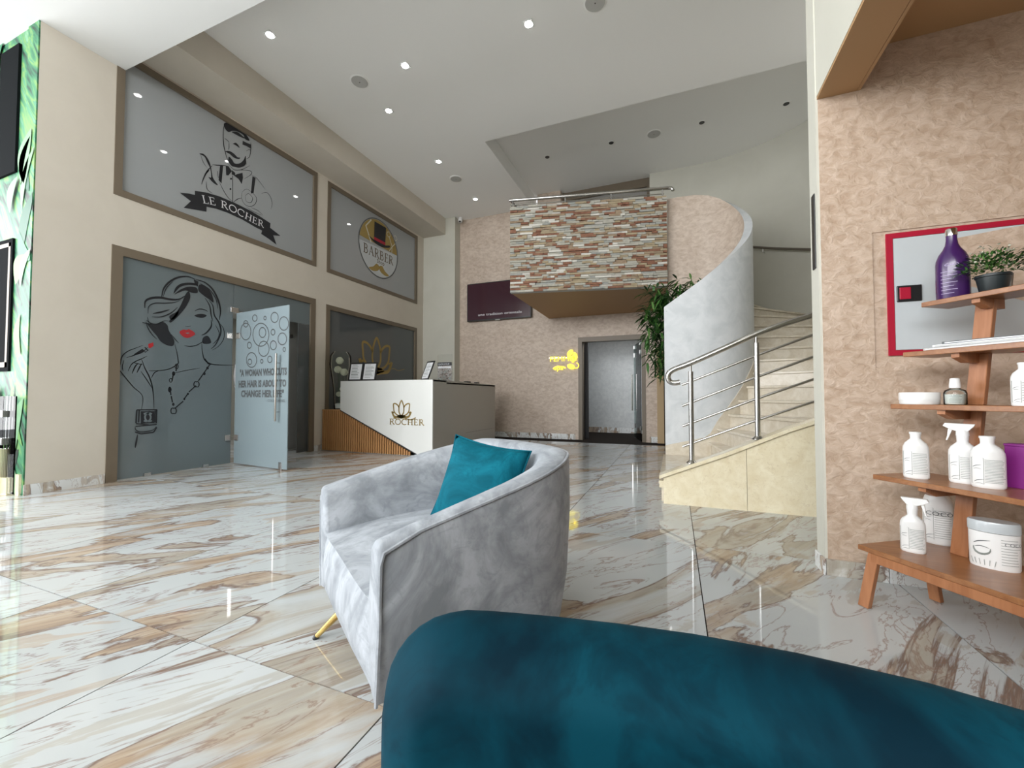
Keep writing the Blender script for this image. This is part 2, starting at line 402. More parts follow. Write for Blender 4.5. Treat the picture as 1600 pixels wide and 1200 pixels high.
# outside ground
g_ = struct('trim_1', MB().box(-40, 40, -40, -7, -.2, -.05).box(-40, -14, -7, 30, -.2, -.05), M['concrete'], 'pale paving outside the glass front')

# left wall with four openings ---------------------------------------------------------
LW = [(2.556, 5.34, 0.0, 2.64), (5.575, 8.36, 0.0, 2.60), (2.556, 5.34, 3.21, 4.87), (5.575, 8.36, 3.185, 4.85)]
def wall_cells(x0, x1, ys, zs, holes):
    mb = MB()
    for a, b in zip(ys[:-1], ys[1:]):
        for c, d in zip(zs[:-1], zs[1:]):
            ym, zm = (a + b) / 2, (c + d) / 2
            if any(h[0] < ym < h[1] and h[2] < zm < h[3] for h in holes): continue
            mb.box(x0, x1, a, b, c, d)
    return mb
ys = [1.96, 2.556, 5.34, 5.575, 8.36, 8.63]
mb = MB()
mb.box(XL - .2, XL, 1.96, 2.556, 0, 5.6).box(XL - .2, XL, 5.34, 5.575, 0, 5.6).box(XL - .2, XL, 8.36, 9.0, 0, 5.6)
mb.box(XL - .2, XL, 2.556, 5.34, 2.64, 3.21).box(XL - .2, XL, 2.556, 5.34, 4.87, 5.6)
mb.box(XL - .2, XL, 5.575, 8.36, 2.60, 3.185).box(XL - .2, XL, 5.575, 8.36, 4.85, 5.6)
struct('wall_left', mb, M['cream'], 'cream painted wall with four framed glass openings')
# pilaster in the far left corner, back wall
struct('wall_corner', MB().box(XL, -4.905, 8.63, YB + .2, 0, 5.6), M['cream2'], 'pale pilaster in the far left corner')
mb = MB(); XD0, XD1, ZD = -1.955, -.555, 2.235
mb.box(-5, XD0, YB, YB + .2, 0, 2.9).box(XD1, .25, YB, YB + .2, 0, 2.9).box(XD0, XD1, YB, YB + .2, ZD, 2.9).box(-5, -2.9, YB, YB + .2, 2.9, 5.3)
wb_ = struct('wall_back', mb, M['pink'], 'rose textured plaster back wall')
struct('trim_2', MB().box(-2.9, -2.35, YB + .02, YB + .22, 2.9, 5.6), M['pink'], 'rose plaster return beside the upper landing')
# upper landing back wall: grey opening + cream wall that curves round the stair
struct('wall_landing', MB().box(-2.35, -.44, YB + .25, YB + .3, 2.9, 5.6), M['dimwall'], 'dark glazed opening behind the balcony')
t = MB().box(-2.35, -.44, YB + .18, YB + .24, 5.42, 5.6).box(-.50, -.44, YB + .18, YB + .24, 2.9, 5.42)
struct('window_7', t, M['casing'], 'grey frame of the opening behind the balcony')
CX, CY, RO = .35, 6.5, 2.42
arcpts = [(CX + RO * math.cos(R(a)), CY + RO * math.sin(R(a))) for a in range(90, -66, -6)]
wallp = [(-.44, YB + .04)] + [(CX, YB + .04)] + arcpts[1:]
wallp = [(x, y) for x, y in wallp]
mb = MB()
k = len(wallp); vs = []
for i, (x, y) in enumerate(wallp):
    dx, dy = x - CX, y - CY; L = math.hypot(dx, dy)
    if i < 2: ox, oy = 0, .15
    else: ox, oy = dx / L * .15, dy / L * .15
    vs += [(x, y, 0), (x, y, 5.62), (x + ox, y + oy, 5.62), (x + ox, y + oy, 0)]
mb.add(vs, [(4 * i + a, 4 * i + (a + 1) % 4, 4 * (i + 1) + (a + 1) % 4, 4 * (i + 1) + a) for i in range(k - 1) for a in range(4)])
struct('wall_stair', mb, M['cream2'], 'tall curved cream wall round the staircase', smooth=True)
# ceilings ------------------------------------------------------------------------------
OX, OY = -2.97, 6.235
mb = MB().box(-5.17, OX, YS, YB + .2, ZC, ZR + .1).box(OX, 3.4, YS, OY, ZC, ZR + .1)
struct('ceiling', mb, M['ceil'], 'white main ceiling with recessed downlights')
struct('ceiling.001', MB().box(OX, 3.4, OY, 9.4, ZR, ZR + .1), M['ceil'], 'white raised ceiling over the stairwell')
struct('trim_3', MB().box(XL, -5.17, YS, 8.63, 4.90, ZC + .25), M['cream'], 'boxed beam along the top of the left wall')
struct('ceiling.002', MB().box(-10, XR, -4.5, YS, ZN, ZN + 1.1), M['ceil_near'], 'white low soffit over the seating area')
# right side: bulkhead, right wall, niche ceiling -----------------------------------------
mb = MB().prism([(XR, -4.5), (.925, -4.5), (.925, YR + .02), (XR, YR + .02)], 2.60, 5.55)
struct('trim_4', mb, [M['cream2']], 'cream bulkhead above the niche')
struct('trim_5', MB().box(XR + .002, .923, -4.5, YR, 2.585, 2.60), M['tan'], 'tan painted underside of the bulkhead')
struct('trim_6', MB().box(.925, 3.4, -4.5, YR, 2.80, 2.9).box(.925, .94, -4.5, YR, 2.585, 2.80), M['tan'], 'tan niche ceiling')
# right wall as a board with a shallow recess round the cabinet; cream end face
x0, x1, z0, z1 = .974, 2.2, 1.083, 1.808
mb = MB().box(XR + .006, x0, YR, YR + .12, 0, 2.8).box(x1, 3.4, YR, YR + .12, 0, 2.8).box(x0, x1, YR, YR + .12, 0, z0).box(x0, x1, YR, YR + .12, z1, 2.8).box(x0, x1, YR + .006, YR + .12, z0, z1)
struct('wall_right', mb, M['rose_right'], 'rose textured stone plaster wall beside the stairs')
mb = MB().box(XR - .006, XR + .006, YR + .002, YR + .13, 0, 5.55).box(XR + .006, 3.4, YR + .12, YR + .13, 0, 5.55).box(XR + .006, 3.4, YR + .02, YR + .12, 2.8, 5.55)
struct('trim_7', mb, M['cream2'], 'cream end face of the right wall')
struct('wall_right.001', MB().box(3.4, 3.5, -4.5, 7.0, 0, 5.6), M['rose_right'], 'rose wall at the far side of the product niche')
# skirtings
bb = empty('baseboard_right', (XR, YR, 0), 'marble skirting under the rose wall', kind='structure')
xx = XR - .004
for w_ in (.265, .55, .6, .6, .6):
    recentre(MB().box(xx, xx + w_ - .003, YR - .014, YR, 0, .085).build('tile', M['marble_edge'], bb, bevel=.0015, seg=1)); xx += w_
recentre(MB().box(XR - .018, XR - .006, YR - .014, YR + .13, 0, .085).build('tile', M['marble_edge'], bb, bevel=.0015, seg=1))
bb = empty('baseboard_back', (-3, YB, 0), 'marble skirting along the rose back wall', kind='structure')
xx = -4.90
while xx < XD0 - .1:
    w_ = min(.46, XD0 - .07 - xx); recentre(MB().box(xx, xx + w_ - .004, YB - .014, YB, 0, .12).build('tile', M['marble_edge'], bb)); xx += .46
recentre(MB().box(XD1 + .07, -.33, YB - .014, YB, 0, .12).build('tile', M['marble_edge'], bb))
bb = empty('baseboard_left', (XL, 2.2, 0), 'marble skirting under the cream wall', kind='structure')
recentre(MB().box(XL, XL + .012, 1.95, 2.55, 0, .10).build('tile', M['marble_edge'], bb))
recentre(MB().box(XL, XL + .012, 5.345, 5.57, 0, .10).build('tile', M['marble_edge'], bb))
# outer walls behind the camera: glass front with mullions, openings placed to steer the daylight
fr = MB()
for x in [-10, -7.9, -5.84, -3.7, -1.6, .55]: fr.box(x - .04, x + .04, -4.54, -4.46, 0, ZN)
fr.box(-10, -5.8, -4.54, -4.46, 2.6, 2.68).box(-10, -5.8, -4.54, -4.46, 0, .08)
struct('window_5', fr, M['casing2'], 'shopfront glazing frame behind the seating area')
struct('wall_front', MB().box(-5.8, 3.5, -4.6, -4.46, 0, 2.75).box(.6, 3.5, -4.6, -4.46, 2.75, 5.6), M['cream2'], 'unseen cream wall added behind the seating area to block daylight')  # added out of view to keep front light off the niche
fr = MB()
for y in [-4.4, -2.3, -.2, 1.9]: fr.box(-10.04, -9.96, y - .04, y + .04, 0, ZN)
fr.box(-10.04, -9.96, -4.5, 1.96, 2.6, 2.68)
struct('window_6', fr, M['casing2'], 'glazing frame at the left end of the seating area')
# mural wall to the left of the cream wall
YM = 1.96
mb = MB()
holes = [(-6.56, -6.17, 3.22, 4.55), (-7.0, -6.165, 1.20, 2.54)]
xs = [-10, -7.0, -6.56, -6.17, -6.165, -6.01]; zs = [0, .44, 1.20, 2.54, 3.22, 4.55, ZN]
for a, b in zip(xs[:-1], xs[1:]):
    for c, d in zip(zs[:-1], zs[1:]):
        if any(h[0] < (a + b) / 2 < h[1] and h[2] < (c + d) / 2 < h[3] for h in holes): continue
        mb.box(a, b, YM, YM + .08, c, d)
mb.box(-6.01, XL, YM - .012, YM - .001, 0, ZN)
wmur = struct('wall_mural', mb, M['mural'], 'wall printed with large green tropical leaves')
rn = random.Random(5); lmats = [plain('mural green %s' % n_, c_, .5) for n_, c_ in (('deep', (.012, .085, .045)), ('mid', (.03, .17, .08)), ('bright', (.12, .27, .07)), ('pale', (.17, .32, .18)), ('shadow', (.012, .02, .016)))]
for li, lm in enumerate(lmats):
    mb = MB(); ml = UV((0, YM - .016 - .0012 * li, 0), (1, 0, 0), (0, 0, 1)) if li < 4 else UV((0, YM - .0145, 0), (1, 0, 0), (0, 0, 1))
    for i in range(26):
        cx_, cz_ = rn.uniform(-6.9, -5.86), rn.uniform(.1, 4.6); an = R(rn.choice([55, 68, 80, 105, 120]) + rn.uniform(-12, 12)); L_ = rn.uniform(.35, .75); w_ = rn.uniform(.05, .12) * (1.5 if li in (0, 4) else 1)
        pts = []
        for t_ in range(13):
            q_ = t_ / 12; ww_ = w_ * math.sin(PI * q_) ** .8; bend = .08 * math.sin(PI * q_)
            pts.append((q_ * L_ - L_ / 2, ww_ + bend))
        for t_ in range(11, 0, -1):
            q_ = t_ / 12; pts.append((q_ * L_ - L_ / 2, -w_ * math.sin(PI * q_) ** .8 + .08 * math.sin(PI * q_)))
        pts = [(cx_ + x_ * math.cos(an) - y_ * math.sin(an), cz_ + x_ * math.sin(an) + y_ * math.cos(an)) for x_, y_ in pts]
        if any(x_ > XL - .005 or z_ < 0 or z_ > ZN for x_, z_ in pts): pts = [(min(x_, XL - .005), min(max(z_, 0), ZN)) for x_, z_ in pts]
        if any((-6.60 < x_ < -6.14 and 3.18 < z_ < 4.58) or (x_ < -6.13 and 1.15 < z_ < 2.58) for x_, z_ in pts): continue
        poly(mb, pts, ml)
    if mb.v: o = mb.build('leaf_print', lm, wmur)
w = tag(MB().box(-6.56, -6.17, YM - .022, YM + .07, 3.22, 4.55).build('window_8', M['pit']), 'tall dark window high in the leaf mural', kind='structure')
w = tag(MB().box(-7.0, -6.165, YM - .018, YM + .07, 1.2, 2.54).build('window_9', M['pit']), 'dark window low in the leaf mural', kind='structure')
f_ = MB().box(-6.24, -6.20, YM - .02, YM + .05, 1.24, 2.50).box(-6.95, -6.20, YM - .02, YM + .05, 2.46, 2.50).box(-6.95, -6.20, YM - .02, YM + .05, 1.24, 1.29)
f_.build('window_frame', M['casing'], w)
struct('trim_8', MB().box(-7.6, -6.13, YM - .12, YM, 0, .43).box(-6.13, -5.98, YM - .06, YM, 0, .16).box(-5.9, XL - .03, YM - .03, YM, 0, .20), M['creme'], 'cream stone plinth under the leaf mural')
# glass door with two clamps in front of the mural
d = empty('door_3', (-6.5, 1.90, 0), 'clear glass door panel in front of the leaf mural', kind='structure')
MB().box(-7.05, -6.083, 1.895, 1.905, .02, .95).build('glass_pane', M['glass_low'], d)
MB().box(-6.075, -5.84, 1.895, 1.905, .02, .95).build('glass_pane', M['glass_low'], d)
for z in (.775, .51):
    MB().box(-6.14, -6.02, 1.87, 1.925, z - .03, z + .035).build('clamp', M['steel'], d, bevel=.004)

# salon behind the left wall (seen only through the door gap and, faintly, the film)
mb = MB().box(-9.6, -9.5, 2.04, 9, 0, 5.6).box(-9.6, XL - .2, 8.9, 9, 0, 5.6).box(-9.6, XL - .2, 2.04, 2.1, 0, 5.6)
struct('wall_salon', mb, M['cream2'], 'pale walls of the room behind the film glass')
struct('ceiling.003', MB().box(-9.5, XL - .2, 2.1, 8.9, 2.75, 2.95).box(-9.5, XL - .2, 2.1, 8.9, 5.1, 5.3), M['ceil'], 'ceiling of the room behind the film glass')
struct('wall_salon.001', MB().box(-6.6, -6.5, 5.0, 5.6, 0, 2.75), M['greyplast'], 'grey wall inside the room behind the glass door')
t = tag(MB().box(-7.6, -6.7, 5.2, 5.6, 0, .85).build('salon_cabinet', M['black'], bevel=.01), 'dark cabinet standing inside the room behind the open glass door', 'cabinet')
t = empty('wall_mirror', (-7.2, 5.2, 1.3), 'pale round mirror inside the room, seen past the open glass door', 'mirror')
mb = MB(); mb.add([(-7.1 + .5 * math.cos(a * PI / 16), 5.16, 1.35 + .55 * math.sin(a * PI / 16)) for a in range(32)] + [(-7.1 + .5 * math.cos(a * PI / 16), 5.19, 1.35 + .55 * math.sin(a * PI / 16)) for a in range(32)],
    [tuple(range(32)), tuple(range(63, 31, -1))] + [(i, (i + 1) % 32, 32 + (i + 1) % 32, 32 + i) for i in range(32)])
mb.build('glass_pane', M['paper'], t); MB().tube([(-7.1 + .5 * math.cos(a * PI / 16), 5.16, 1.35 + .55 * math.sin(a * PI / 16)) for a in range(33)], .015, 6, False).build('rim', M['steel'], t)
l = bpy.data.lights.new('salon_lamps', 'AREA'); l.energy = 26; l.size = 1.5
lo = bpy.data.objects.new('salon_lamps', l); COL.objects.link(lo); lo.location = (-7.6, 4.6, 2.7)

# windows in the left wall ---------------------------------------------------------------
def frame_parts(win, y0, y1, z0, z1, w, matf, bottom=True):
    MB().box(XL - .06, XL + .012, y0, y0 + w, z0, z1).build('frame_post', matf, win)
    MB().box(XL - .06, XL + .012, y1 - w, y1, z0, z1).build('frame_post', matf, win)
    MB().box(XL - .06, XL + .012, y0 + w, y1 - w, z1 - w, z1).build('frame_rail', matf, win)
    if bottom: MB().box(XL - .06, XL + .012, y0 + w, y1 - w, z0, z0 + w).build('frame_rail', matf, win)
XG = XL - .02
# upper left: barber drawing
w3 = empty('window_3', (XL, 3.9, 3.2), 'upper film window with the bearded man drawing and black ribbon', kind='structure')
frame_parts(w3, 2.556, 5.34, 3.21, 4.87, .075, M['casing'])
MB().box(XG - .01, XG, 2.63, 5.265, 3.285, 4.795).build('glass_pane', M['frost_up'], w3)
w4 = empty('window_4', (XL, 6.9, 3.2), 'upper film window with the round gold barber badge', kind='structure')
frame_parts(w4, 5.575, 8.36, 3.185, 4.85, .075, M['casing'])
MB().box(XG - .01, XG, 5.65, 8.285, 3.26, 4.775).build('glass_pane', M['frost_up'], w4)
w2 = empty('window_2', (XL, 6.9, 0), 'lower dark film window with gold lotus behind the reception desk', kind='structure')
frame_parts(w2, 5.575, 8.36, 0, 2.60, .085, M['casing'])
MB().box(XG - .01, XG, 5.66, 8.275, .085, 2.515).build('glass_pane', M['frost_dark'], w2)
w1 = empty('window_1', (XL, 3.9, 0), 'lower frosted glass front with the woman drawing', kind='structure')
frame_parts(w1, 2.556, 5.34, 0, 2.64, .10, M['casing'], False)
YH = 3.93      # joint where the door hangs
MB().box(XG - .01, XG, 2.656, YH, .012, 2.54).build('glass_pane', M['frost'], w1)
MB().box(XG - .01, XG, YH + .006, 5.24, 2.17, 2.54).build('glass_pane', M['frost'], w1)
MB().box(XG - .01, XG, 5.02, 5.24, .012, 2.165).build('glass_pane', M['frost_dark'], w1)
for y in (2.95, 3.6):
    MB().box(XG - .03, XG + .02, y - .035, y + .035, 0, .045).build('floor_clip', M['steel'], w1, bevel=.003)
MB().box(XG - .03, XG + .02, 4.85, 4.9, 1.9, 1.96).build('clip', M['black'], w1)
MB().box(XG - .02, XG + .03, YH - .05, YH + .06, 2.13, 2.21).build('clip', M['steel'], w1, bevel=.005)
# the open glass door leaf
H0 = Vector((XL + .03, YH + .02, 0)); LD = Vector((-4.60, 3.83, 0)) - H0; LL = LD.length; LD.normalize(); LN = Vector((LD.y, -LD.x, 0))
if LN.y > 0: LN = -LN      # faces the camera
leaf = empty('door_1', tuple(H0), 'open frosted glass door leaf with printed bubbles and a quote', kind='structure')
HD = 2.115
MB().obox(H0 + LD * LL / 2 + Vector((0, 0, HD / 2 + .012)), LD * LL / 2, LN * .005, Vector((0, 0, HD / 2))).build('glass_pane', M['frost_leaf'], leaf)
LP = H0 + LN * .005
for z in (.37, 1.80):
    MB().obox(H0 + LD * .06 + Vector((0, 0, z)), LD * .045, LN * .018, Vector((0, 0, .042))).build('hinge', M['steel'], leaf, bevel=.004)
    MB().box(XG, XG + .022, YH - .09, YH - .01, z - .042, z + .042).build('hinge', M['steel'], leaf, bevel=.004)
hp = at(372 + 66, 553, LP, LN); hb = at(436, 658, LP, LN); hu = (hp - H0).dot(LD)
for sgn in (1, -1):
    b0 = H0 + LD * hu + LN * .06 * sgn
    mbh = MB().tube([b0 + Vector((0, 0, hb.z)), b0 + Vector((0, 0, hp.z))], .015, 12)
    for z in (hb.z + .12, hp.z - .12): mbh.tube([b0 + Vector((0, 0, z)), H0 + LD * hu + Vector((0, 0, z))], .009, 8)
    mbh.build('pull_handle', M['chrome'], leaf, smooth=True)
MB().obox(H0 + LD * (LL - .13) + Vector((0, 0, .05)), LD * .03, LN * .014, Vector((0, 0, .05))).build('lock', M['steel'], leaf, bevel=.003)
# bubbles + quote, laid out on the leaf
lp = Pix(LP, LN, .003)
bub = MB()
def pring(cx, cy, rx, ry, w, mp=lp, mb=bub, a0=0, a1=360, n=28):
    ribbon(mb, [(cx + rx * math.cos(R(a0 + (a1 - a0) * i / n)), cy + ry * math.sin(R(a0 + (a1 - a0) * i / n))) for i in range(n + 1)], w, mp)
for cx, cy, rx, ry in ((384, 518, 8, 13), (384, 506, 3.5, 5), (398, 497, 3.6, 5), (414, 497, 1.9, 2.8), (429, 496, 5.7, 7.9), (443.5, 505.5, 7.3, 10.5), (407.5, 523, 12.5, 18), (410, 519.5, 5.2, 7.8),
                       (426.5, 519, 3, 4.5), (441, 529.5, 6.7, 9.2), (427, 539.5, 4.8, 7), (412, 545, 8.3, 11.8), (389.5, 539.5, 3.1, 4.8), (444, 546, 1.9, 3.2), (421.5, 561.5, 3.4, 5.1), (409, 564.5, 1.8, 2.9),
                       (393, 562.5, 8, 11.5), (390.3, 565.3, 2.9, 4.2)):
    pring(cx, cy, rx, ry, .014)
bub.build('bubble_print', M['greyink'], leaf)
q = MB()
lu = UV(at(375, 588, LP, LN) + LN * .003, LD, (0, 0, 1))
for (x, y, tx, wd) in ((375, 588, '"A WOMAN WHO CUTS', 73), (373, 605, 'HER HAIR IS ABOUT TO', 74), (377, 620, 'CHANGE HER LIFE"', 66), (416, 628, '- COCO CHANEL', 30)):
    p0 = at(x, y, LP, LN); p1 = at(x + wd, y, LP, LN); L = (p1 - p0).dot(LD); size = .125 if wd > 40 else .05
    t_ = MB(); sans(t_, tx, size, UV((0, 0, 0), (1, 0, 0), (0, 1, 0))); ww = max(v[0] for v in t_.v)
    sans(q, tx, size, UV(p0 + LN * .003, LD, (0, 0, 1)), sx=L / ww, off=.006 if wd > 40 else 0)
q.build('quote_print', M['greyink'], leaf)

# --- woman line drawing -------------------------------------------------------------------
def zz(ox, oy, s): return lambda pts: [(ox + x / s, oy + y / s) for x, y in pts]
WP = Pix((XG, 0, 0), (1, 0, 0), .004)
wm = MB(); Z = zz(170, 420, 4.0)
def st(pts, w=.012, sm=True, mb=wm, mp=WP, conv=None, taper=True):
    p = (conv or Z)(pts); ribbon(mb, smooth_pts(p, 5) if sm and len(p) > 2 else p, w, mp, taper=taper and len(pts) > 2)
def fillp(pts, mb=wm, mp=WP, conv=None, sm=True):
    p = (conv or Z)(pts); poly(mb, smooth_pts(p, 4, True) if sm else p, mp)
# crown and outer hair
st([(330, 185), (340, 130), (375, 85), (430, 55), (490, 48), (540, 66)], .022)
st([(340, 175), (360, 120), (400, 80)], .010)
fillp([(405, 155), (420, 115), (460, 90), (530, 88), (552, 105), (500, 100), (450, 112), (425, 135)])
fillp([(410, 160), (450, 128), (500, 112), (548, 118), (555, 150), (520, 150), (480, 135), (440, 148)])
fillp([(530, 66), (560, 80), (556, 112), (540, 100)], sm=False)
fillp([(565, 100), (600, 105), (640, 150), (655, 210), (625, 190), (590, 165), (560, 135)])
st([(545, 68), (600, 85), (650, 130), (685, 200), (698, 265), (690, 320)], .026)
st([(570, 90), (630, 130), (670, 190), (680, 250)], .014)
st([(600, 180), (630, 230), (640, 290), (650, 330)], .016)
st([(625, 195), (650, 230), (660, 290), (690, 340), (700, 400), (670, 470), (640, 500)], .02)
st([(680, 330), (715, 370), (720, 430), (690, 480), (645, 510)], .010)
st([(665, 350), (690, 400), (680, 440), (650, 470)], .012)
st([(640, 320), (640, 360), (610, 400), (580, 415)], .02)
# big fringe swoop
fillp([(500, 140), (510, 175), (495, 215), (470, 255), (430, 300), (390, 335), (378, 325), (410, 290), (440, 245), (462, 200), (480, 160)])
fillp([(385, 290), (430, 265), (440, 245), (430, 290), (395, 320), (378, 305)])
st([(225, 245), (228, 205), (260, 185), (320, 180), (390, 192), (440, 190), (475, 170)], .028)
st([(245, 280), (250, 235), (290, 215), (350, 215), (410, 210), (450, 195)], .012)
st([(270, 300), (330, 300), (390, 275), (430, 240)], .014)
st([(275, 280), (330, 270), (380, 255)], .020)
st([(240, 300), (255, 335), (300, 345), (350, 325), (390, 330)], .010)
# lower-left hair mass
fillp([(240, 340), (290, 350), (330, 330), (365, 350), (375, 385), (395, 420), (410, 455), (400, 482), (365, 478), (325, 455), (300, 420), (270, 385)])
st([(232, 330), (245, 370), (270, 410), (300, 440)], .012)
st([(210, 335), (260, 348)], .010)
st([(235, 320), (270, 345), (310, 350)], .014)
st([(390, 410), (415, 440), (437, 465)], .010)
fillp([(590, 430), (620, 420), (640, 460), (610, 470), (585, 462)])
st([(470, 480), (510, 485), (555, 475), (600, 445)], .012)
# eye, brow, nose
st([(538, 263), (565, 252), (598, 256), (620, 268)], .014)
fillp([(535, 292), (560, 283), (590, 283), (612, 292), (590, 306), (558, 304)])
st([(475, 358), (495, 362), (515, 356)], .006)
# neck and shoulders
st([(412, 470), (425, 520), (433, 570), (430, 595), (380, 625), (320, 636), (250, 638)], .013)
st([(580, 460), (585, 520), (600, 570), (640, 595), (700, 601), (780, 602)], .015)
st([(600, 560), (620, 590), (640, 600)], .02)
st([(395, 655), (480, 636), (570, 620)], .008)
st([(265, 685), (285, 650), (310, 638)], .010)
# necklace
for a, b in (((425, 600), (420, 640)), ((405, 650), (395, 700)), ((383, 745), (388, 790)), ((390, 795), (398, 835)), ((630, 600), (560, 700)), ((545, 730), (500, 770)), ((495, 780), (470, 815)), ((465, 828), (415, 870))):
    st([a, b], .014, False)
def dot(cx, cy, rx, ry, fill=True, mb=wm, mp=WP, w=.008, conv=None):
    p = (conv or Z)([(cx + rx * math.cos(i * PI / 8), cy + ry * math.sin(i * PI / 8)) for i in range(16)])
    if fill: poly(mb, p, mp)
    else: ribbon(mb, p, w, mp, True)
for d_ in ((424, 610, 10, 16, False), (405, 655, 10, 14, True), (387, 697, 9, 12, False), (381, 755, 11, 18, True), (403, 847, 8, 10, True), (617, 620, 8, 9, True), (597, 655, 8, 10, True), (495, 782, 6, 7, True), (472, 814, 6, 7, True)): dot(*d_)
for (cx, cy, s_) in ((548, 722, 17), (405, 888, 18)):
    for sg in (1, -1):
        ribbon(wm, Z([(cx + sg * s_ * .35 + s_ * .62 * math.cos(R(a)) * sg, cy + s_ * math.sin(R(a))) for a in range(-125, 126, 25)][::1]), .012, WP)
# hand with lipstick
st([(215, 478), (170, 495), (120, 515), (85, 545), (72, 590), (66, 630), (80, 650), (150, 735), (210, 795), (205, 880)], .013)
st([(110, 555), (160, 540), (215, 515), (245, 490)], .011)
st([(240, 545), (210, 560), (165, 580), (140, 600), (120, 640)], .011)
st([(185, 590), (165, 610), (145, 655)], .014); st([(205, 590), (190, 620), (175, 650)], .014); st([(150, 585), (210, 600)], .008)
st([(205, 565), (225, 620), (255, 680), (275, 755), (283, 875)], .014); st([(200, 640), (235, 690), (270, 745)], .010)
st([(95, 570), (85, 610), (90, 640)], .007)
fillp([(155, 535), (190, 512), (210, 500), (225, 515), (200, 530), (170, 538)], sm=False)
st([(225, 490), (245, 512)], .012, False); st([(210, 500), (228, 522), (250, 505)], .010, False)
# bracelets
for a, b in (((175, 882), (300, 880)), ((175, 882), (170, 965)), ((300, 880), (297, 965)), ((170, 968), (250, 975)), ((168, 985), (300, 972)), ((165, 1020), (200, 1032)), ((200, 1032), (280, 1022)), ((280, 1022), (300, 990)), ((190, 885), (186, 960)), ((290, 885), (288, 960))):
    st([a, b], .014, False)
fillp([(200, 890), (285, 890), (285, 965), (200, 968)], sm=False)
st([(165, 985), (168, 1005), (200, 1020), (270, 1010), (298, 985)], .012); st([(180, 1035), (172, 1080), (165, 1120)], .018)
wo_ = wm.build('woman_drawing', M['ink'], w1); wo_['label'] = 'black line drawing of a woman with short hair and necklace'
cc = MB()
for sg, cx in ((-1, 236), (1, 252)):
    ribbon(cc, Z([(cx - sg * 26 * math.cos(R(a)), 928 + 26 * math.sin(R(a))) for a in range(-130, 131, 20)]), .018, Pix((XG, 0, 0), (1, 0, 0), .006))
cc.build('bracelet_emblem', M['frost'], w1)
lips = MB()
poly(lips, Z(smooth_pts([(442, 396), (465, 380), (485, 382), (505, 378), (540, 405), (515, 425), (490, 432), (462, 422)], 4, True)), WP)
poly(lips, Z([(247, 470), (278, 460), (280, 482), (258, 497), (248, 492)]), WP)
lips.build('red_print', M['red'], w1)
lt = MB(); poly(lt, Z([(478, 401), (495, 398), (506, 402), (492, 406)]), Pix((XG, 0, 0), (1, 0, 0), .006)); lt.build('lip_gap', M['frost'], w1)

# --- man with bow tie + ribbon ---------------------------------------------------------------
mm = MB(); ZM = zz(280, 180, 5.717)
def sm_(pts, w=.010, **k): st(pts, w, mb=mm, conv=ZM, **k)
def fm_(pts, **k): fillp(pts, mb=mm, conv=ZM, **k)
sm_([(405, 75), (395, 130), (393, 200), (400, 280), (412, 330), (425, 380), (445, 415)], .012)
fm_([(400, 75), (440, 68), (500, 90), (560, 130), (610, 190), (628, 228), (590, 215), (575, 180), (530, 150), (480, 140), (440, 150), (410, 120)])
fm_([(470, 150), (520, 150), (570, 190), (610, 215), (560, 200), (510, 175)])
fm_([(568, 228), (600, 245), (640, 262), (638, 298), (600, 275), (565, 262)], sm=False)
sm_([(640, 240), (640, 300), (632, 320)], .008); sm_([(600, 320), (630, 305), (638, 330), (625, 375), (600, 390)], .008)
sm_([(478, 258), (510, 252), (540, 290)], .012); fm_([(485, 256), (520, 258), (538, 290), (510, 272)])
sm_([(405, 205), (430, 225), (445, 240)], .010); sm_([(445, 235), (445, 290), (440, 310)], .007)
fm_([(412, 322), (450, 320), (490, 345), (520, 375), (545, 380), (530, 392), (490, 380), (455, 350), (430, 335)])
fm_([(445, 370), (475, 400), (495, 430), (540, 430), (575, 400), (592, 365), (595, 420), (585, 450), (540, 468), (495, 462), (465, 450), (440, 410)])
sm_([(592, 365), (598, 440)], .008)
# collar, shirt
sm_([(430, 430), (470, 470), (500, 490), (560, 485), (630, 450)], .008); sm_([(500, 490), (570, 490), (640, 500), (640, 530), (580, 570)], .007)
fm_([(415, 450), (440, 455), (470, 500), (440, 538), (420, 535)], sm=False); fm_([(490, 540), (520, 525), (565, 515), (570, 560), (558, 615), (530, 570)], sm=False)
fm_([(470, 490), (500, 515), (500, 540), (470, 530)], sm=False)
sm_([(295, 443), (360, 448), (420, 450)], .012)
fm_([(365, 452), (392, 452), (378, 610), (352, 580)], sm=False); fm_([(655, 545), (682, 560), (665, 695), (640, 700)], sm=False)
sm_([(478, 540), (478, 780)], .008, sm=False)
for c_ in ((463, 568), (458, 660)): dot(c_[0], c_[1], 8, 9, mb=mm, conv=ZM)
sm_([(355, 590), (400, 680), (440, 740), (478, 770)], .009); sm_([(480, 780), (520, 750), (560, 740)], .008)
sm_([(640, 530), (690, 560), (730, 610), (770, 665)], .007); sm_([(735, 700), (780, 690), (815, 730), (830, 790), (820, 840)], .008)
sm_([(295, 450), (250, 500), (215, 570), (200, 620)], .014); sm_([(240, 590), (250, 660), (300, 700)], .008); sm_([(265, 490), (230, 530)], .014)
fm_([(180, 345), (215, 345), (250, 380), (275, 430), (290, 500), (302, 560), (345, 625), (300, 600), (262, 552), (285, 555), (278, 480), (250, 420), (225, 370)])
sm_([(190, 350), (215, 420), (250, 470)], .007)
# pocket-watch hand
sm_([(560, 690), (600, 660), (650, 690), (690, 740), (680, 790), (640, 815), (590, 800), (560, 750), (560, 690)], .007)
sm_([(590, 720), (620, 700), (655, 740), (640, 780), (600, 770), (590, 720)], .006); sm_([(600, 820), (660, 860), (740, 895)], .007); sm_([(640, 825), (700, 850), (750, 895)], .007); sm_([(340, 500), (350, 560)], .006)
